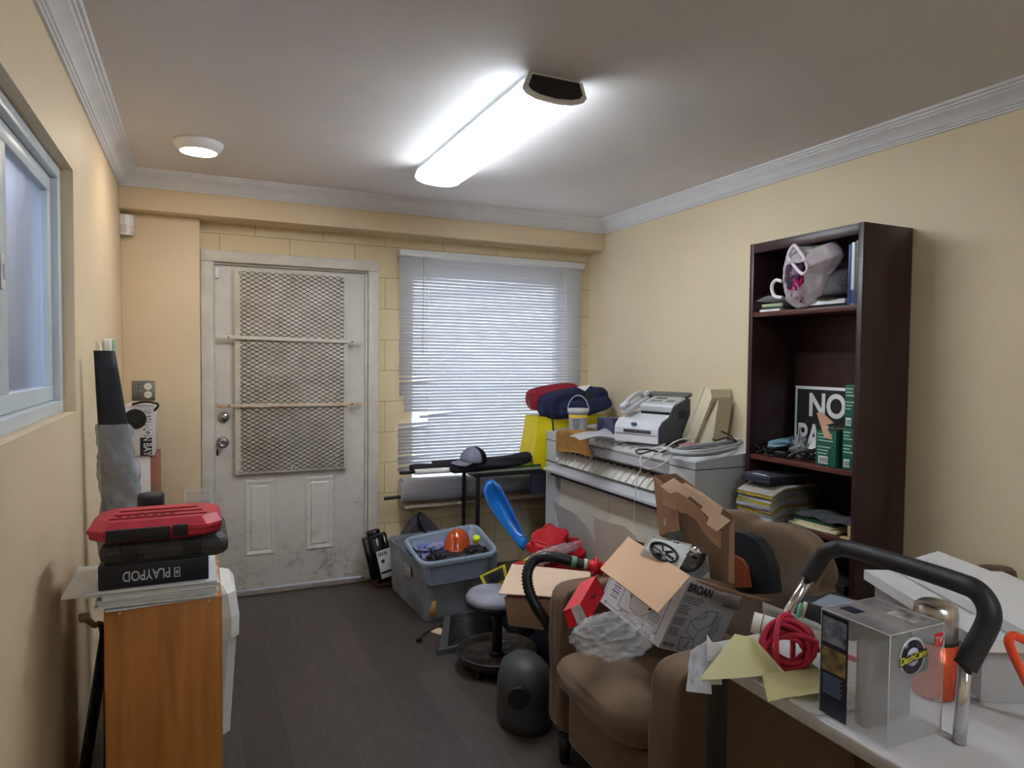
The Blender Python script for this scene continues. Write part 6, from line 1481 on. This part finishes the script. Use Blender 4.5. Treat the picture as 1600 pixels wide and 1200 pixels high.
tv = G().box((x1-.028, y0-.0016, PZ1-.040), (x1-.004, y0-.0008, PZ1-.016), .0).build('red_badge', mat('tv_red', (206, 40, 44), .4), pk)
text('TV', frame((x1-.027, y0-.0018, PZ1-.036), (1, 0, 0), (0, 0, 1)), .019, inkw, pk, width=.020)
# thermos
tc = V(1.405, .905, TZ+.003)
t = thing('thermos', 'brushed steel thermos with orange red sides behind the clear package', 'thermos', tc)
Mt = Matrix.Translation(tc); ht = .198; rt = .042
G(Mt).lathe([(0, 0), (rt-.003, 0), (rt, .004), (rt, ht*.58), (0, ht*.58)]).build('body', mat('thermos_orange', (206, 84, 50), .25, metal=.5), t)
G(Mt).lathe([(rt*.6, ht*.575), (rt+.0005, ht*.58), (rt+.0005, ht*.60), (rt*.6, ht*.61)]).build('ring', black, t)
G(Mt).lathe([(0, ht*.605), (rt, ht*.605), (rt, ht*.86), (rt*.92, ht*.95), (rt*.7, ht*.985), (rt*.3, ht), (0, ht)]).build('cup', mat('brushed_steel', (196, 192, 188), .28, metal=1), t)
# push handle
t = thing('push_handle', 'bent push handle with black foam grip and chrome tube standing in the clutter', 'handle', at(1400, 1040, d=1.62))
hpx = [(1200, 1030), (1232, 955), (1262, 906)]
G().tube([at(1215, 985, d=1.66), at(1232, 955, d=1.66), at(1270, 893, d=1.66)], .0115, 14, sub=1).build('chrome_tube', chrome, t)
fp_ = [(1263, 903, 1.66), (1281, 876, 1.65), (1292, 863, 1.63), (1308, 857.5, 1.61), (1326, 858, 1.59), (1380, 873, 1.50), (1440, 891, 1.41), (1500, 911, 1.32), (1525, 922, 1.28), (1541, 941, 1.26), (1546, 962, 1.25), (1540, 982, 1.25), (1524, 1012, 1.25), (1508, 1042, 1.25)]
G().tube([at(a, b, d=d) for a, b, d in fp_], lambda s_: .0200, 20, sub=6).build('foam_grip', mat('foam_black', (30, 31, 36), .55), t)
e_ = at(1508, 1042, d=1.25); G().cyl(e_+V(0, 0, .01), V(e_.x-.01, e_.y, TZ+.001), .0115, None, 16).build('chrome_tube', chrome, t)
# white boxes at the right
wA, wD = at(1350, 890, z=.90), at(1528, 998, z=.90)
dv = (wD-wA).normalized(); pv = V(-dv.y, dv.x, 0); pv = pv if pv.x > 0 else -pv
t = thing('white_flat_box', 'flat white box lid resting on a grey carton beside the push handle', 'box', wA+dv*.2+pv*.2-V(0, 0, .03))
def bxp(a, p, z): return wA+dv*a+pv*p+V(0, 0, z)
G().loft([[bxp(0, 0, z), bxp(.46, 0, z), bxp(.46, .37, z), bxp(0, .37, z)] for z in (-.026, 0)]).build('lid', mat('box_white', (222, 222, 224), .5), t)
G().loft([[bxp(.02, .02, z), bxp(.44, .02, z), bxp(.44, .35, z), bxp(.02, .35, z)] for z in (TZ-.90+.001, -.0265)]).build('grey_carton', mat('carton_grey', (168, 168, 170), .6), label='grey white carton under the flat white box lid', cat='box')
P = [at(a, b, z=.925) for a, b in ((1402, 880), (1466, 861), (1660, 935), (1610, 990))]
G().prism([P[0], P[3], P[2], P[1]] if (P[1]-P[0]).cross(P[3]-P[0]).z < 0 else P, -.024 if False else .022, (0, 0, -1)).build('white_board', mat('box_white2', (230, 230, 232), .5), label='second white lid lying across the flat white box near the wall', cat='lid')
# brown leather chair behind
t = thing('leather_chair', 'brown leather chair back showing behind the white boxes at the right', 'chair', (2.36, 1.15, 0))
lm_ = mat('brown_leather', (96, 60, 48), .4, var=.2, vscale=14, bump=.2, bscale=80)
yk = 1.42
cpx = [(1518, 905), (1530, 890), (1550, 884), (1575, 885), (1600, 892), (1630, 905), (1650, 925)]
top_ = [at(a, b, y=yk) for a, b in cpx]
xm0, xm1 = top_[0].x, 2.62
top_ = [p for p in top_ if p.x < 2.63]
poly = top_+[V(2.62, yk, top_[-1].z-.06), V(2.62, yk, .45), V(xm0, yk, .45)]
poly = [V(p.x, 0, p.z) for p in poly]; cc2 = sum(poly, V(0, 0, 0))/len(poly)
G().loft([[V(cc2.x+(p.x-cc2.x)*e, yk+o, cc2.z+(p.z-cc2.z)*e) for p in poly] for e, o in ((.92, -.03), (1, -.01), (1, .02), (.94, .04))], smooth=False).build('backrest', lm_, t)
G().box((xm0+.01, yk-.42, .40), (2.62, yk-.02, .47), .02).build('seat', lm_, t)
for x_ in (xm0+.04, 2.59):
    for y_ in (yk-.38, yk-.03): G().cyl((x_, y_, 0), (x_, y_, .40), .014, .018, 10).build('leg', darksteel, t)
# dark sleeve, white film and orange handle at the right edge
G().cyl(at(1500, 1012, z=TZ+.05), at(1680, 965, z=TZ+.05), .026, None, 20).build('grey_sleeve', mat('sleeve_grey', (92, 92, 96), .5), label='dark grey tube lying behind the crumpled white film at the right edge', cat='tube')
q = at(1560, 1024, z=TZ+.035)
G().blob(q, (.10, .05, .022), .5, 3, 12, Matrix.Rotation(-.5, 4, 'Z'), 4, creases=True).build('white_film', mat('white_film', (228, 228, 234), .3, bump=.6, bscale=30), label='crumpled white film beside the push handle end', cat='film')
G().tube([at(a, b, d=1.30) for a, b in ((1640, 1120), (1612, 1080), (1594, 1045), (1580, 1015), (1576, 1000), (1584, 993), (1600, 1000))], .0085, 12).build('orange_hook', mat('orange_red', (226, 70, 34), .3), label='orange red curved handle at the bottom right corner', cat='handle')
